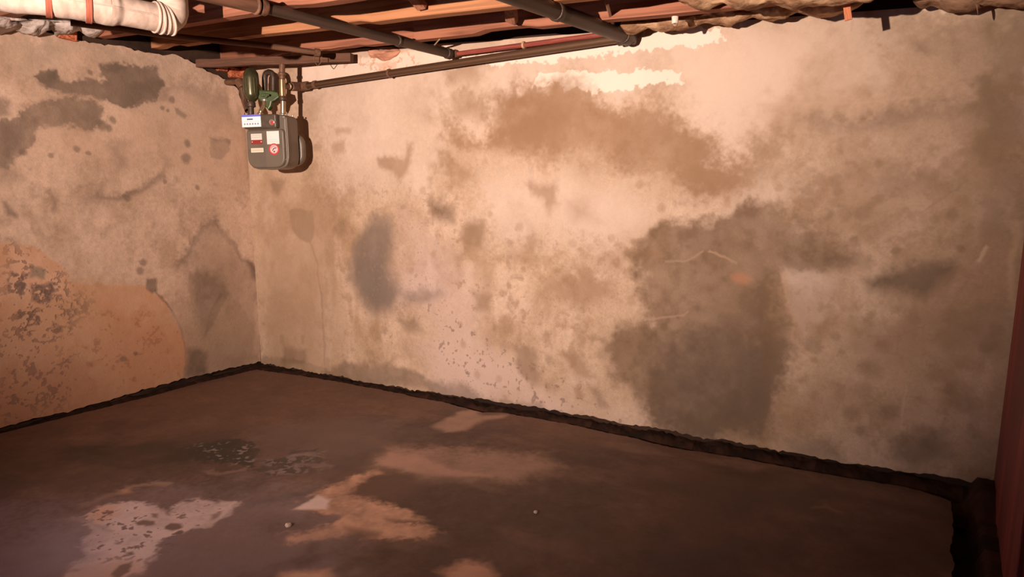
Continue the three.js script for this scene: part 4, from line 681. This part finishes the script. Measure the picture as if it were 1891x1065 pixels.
  mesh('pipe', rod(i0, i1, 0.0165, 16), darkIron, inl); mesh('union_nut', rod([0.446,1.548,0.3], [0.45,1.584,0.3], 0.025, 6), darkIron, inl); mesh('coupling', rod([0.454,1.623,0.3], [0.452,1.654,0.3], 0.026, 12), darkIron, inl);
  // U shaped bypass with a green cock
  const u = thing('bypass_loop', 'dark upside down U pipe behind the green gas cock', 'pipe');
  mesh('loop', tube([[0.45,1.671,0.2], [0.459,1.757,0.2], [0.463,1.802,0.2], [0.475,1.823,0.2], [0.504,1.829,0.2], [0.531,1.817,0.2], [0.538,1.795,0.2], [0.534,1.749,0.2], [0.526,1.664,0.2]], 0.0165, 14, false, 60), darkIron, u);
  const k = thing('gas_cock', 'bright green gas cock between the regulator and the riser', 'valve', [0.527,1.679,0.23]); k.rotation.y = 0.5;
  const wing = new THREE.Shape([[-0.062, 0.012], [-0.045, 0.034], [-0.01, 0.03], [0.03, 0.028], [0.058, 0.02], [0.064, 0.0], [0.04, -0.016], [0.02, -0.024], [0.012, -0.05], [0.002, -0.064], [-0.01, -0.048], [-0.018, -0.024], [-0.04, -0.014]].map((p) => new THREE.Vector2(...p)));
  mesh('body', new THREE.ExtrudeGeometry(wing, { depth: 0.02, bevelEnabled: true, bevelSize: 0.008, bevelThickness: 0.01, bevelSegments: 4 }), green, k);
  mesh('spindle', rod([0, 0.005, 0.03], [0, 0.005, 0.05], 0.012, 14), green, k); mesh('key', new RoundedBoxGeometry(0.05, 0.012, 0.01, 2, 0.004).translate(0, 0.006, 0.054), green, k);
  const f = thing('brass_fitting', 'small bent brass fitting on top of the gas meter', 'pipe fitting');
  mesh('bend', tube([[0.525,1.661,0.26], [0.525,1.627,0.27], [0.518,1.598,0.285], [0.509,1.56,0.285]], 0.0125, 12), brass, f); mesh('nut', rod([0.51,1.566,0.285], [0.512,1.59,0.285], 0.02, 6), brass, f); mesh('cap', rod([0.525,1.655,0.26], [0.526,1.67,0.26], 0.018, 12), steel, f);
  // rusty elbow coming out of the left wall
  const x = thing('rusty_elbow', 'rusty bent pipe from the left wall behind the olive regulator', 'pipe');
  mesh('pipe', tube([[-0.01,1.834,0.114], [0.237,1.801,0.22], [0.266,1.786,0.22], [0.277,1.747,0.22], [0.295,1.676,0.22], [0.345,1.617,0.24]], 0.0185, 14), rust, x); mesh('coupling', rod([0.248,1.803,0.22], [0.288,1.758,0.22], 0.027, 12), rust, x);
}

// ---------------------------------------------------------------- crumbs on the floor
{
  const crumb = mottled([0.6, 0.48, 0.4], [0.42, 0.3, 0.24], 102, { roughness: 0.9 });
  const one = (p, r, seed, label) => { const g = new THREE.IcosahedronGeometry(r, 2), q = g.attributes.position; for (let i = 0; i < q.count; i++) { const k = 0.75 + 0.5 * fbm(q.getX(i) / r * 1.3 + 5, q.getY(i) / r * 1.3 + q.getZ(i) / r, seed, 2); q.setXYZ(i, q.getX(i) * k, q.getY(i) * k * 0.7, q.getZ(i) * k); } g.computeVertexNormals(); const m = tag(mesh('plaster_crumb', g, crumb), label, 'crumb', 'plaster crumbs on the floor'); m.position.set(p[0], r * 0.5, p[1]); };
  one([2.05,1.498], 0.011, 3, 'pale plaster crumb on the floor left of the large orange dry patch');
  one([2.718,1], 0.008, 4, 'small pale plaster crumb alone on the dark right half of the floor');
}

// ---------------------------------------------------------------- work lamp on a stand, behind the viewer
{
  const black = new THREE.MeshStandardMaterial({ color: col(0.03, 0.03, 0.03), roughness: 0.5 });
  const l = thing('work_lamp', 'black work lamp on a tripod stand facing the back wall', 'lamp', [LAMP.x, 0, LAMP.z]);
  mesh('pole', rod([0, 0.35, 0.06], [0, LAMP.y - 0.09, 0.06], 0.012, 12), black, l);
  for (let k = 0; k < 3; k++) { const a = k * 2.094 + 0.5; mesh('leg', rod([0, 0.42, 0.06], [0.32 * Math.cos(a), 0.008, 0.06 + 0.32 * Math.sin(a)], 0.009, 10), black, l); }
  const h = new THREE.Group(); h.name = 'head'; h.position.set(0, LAMP.y, 0); h.quaternion.setFromUnitVectors(new THREE.Vector3(0, 0, -1), beam); l.add(h);
  mesh('housing', new RoundedBoxGeometry(0.16, 0.14, 0.05, 3, 0.012).translate(0, 0, 0.035), black, h);
  mesh('lens', new THREE.CylinderGeometry(0.05, 0.05, 0.012, 32).rotateX(Math.PI / 2).translate(0, 0, 0.008), new THREE.MeshStandardMaterial({ color: col(0.9, 0.85, 0.8), emissive: col(1, 0.765, 0.63), emissiveIntensity: 6 }), h);
  mesh('bracket', tube([[-0.085, 0, 0.04], [-0.085, -0.09, 0.055], [0, -0.1, 0.06], [0.085, -0.09, 0.055], [0.085, 0, 0.04]], 0.005, 8), black, h);
}

renderer.render(scene, camera);
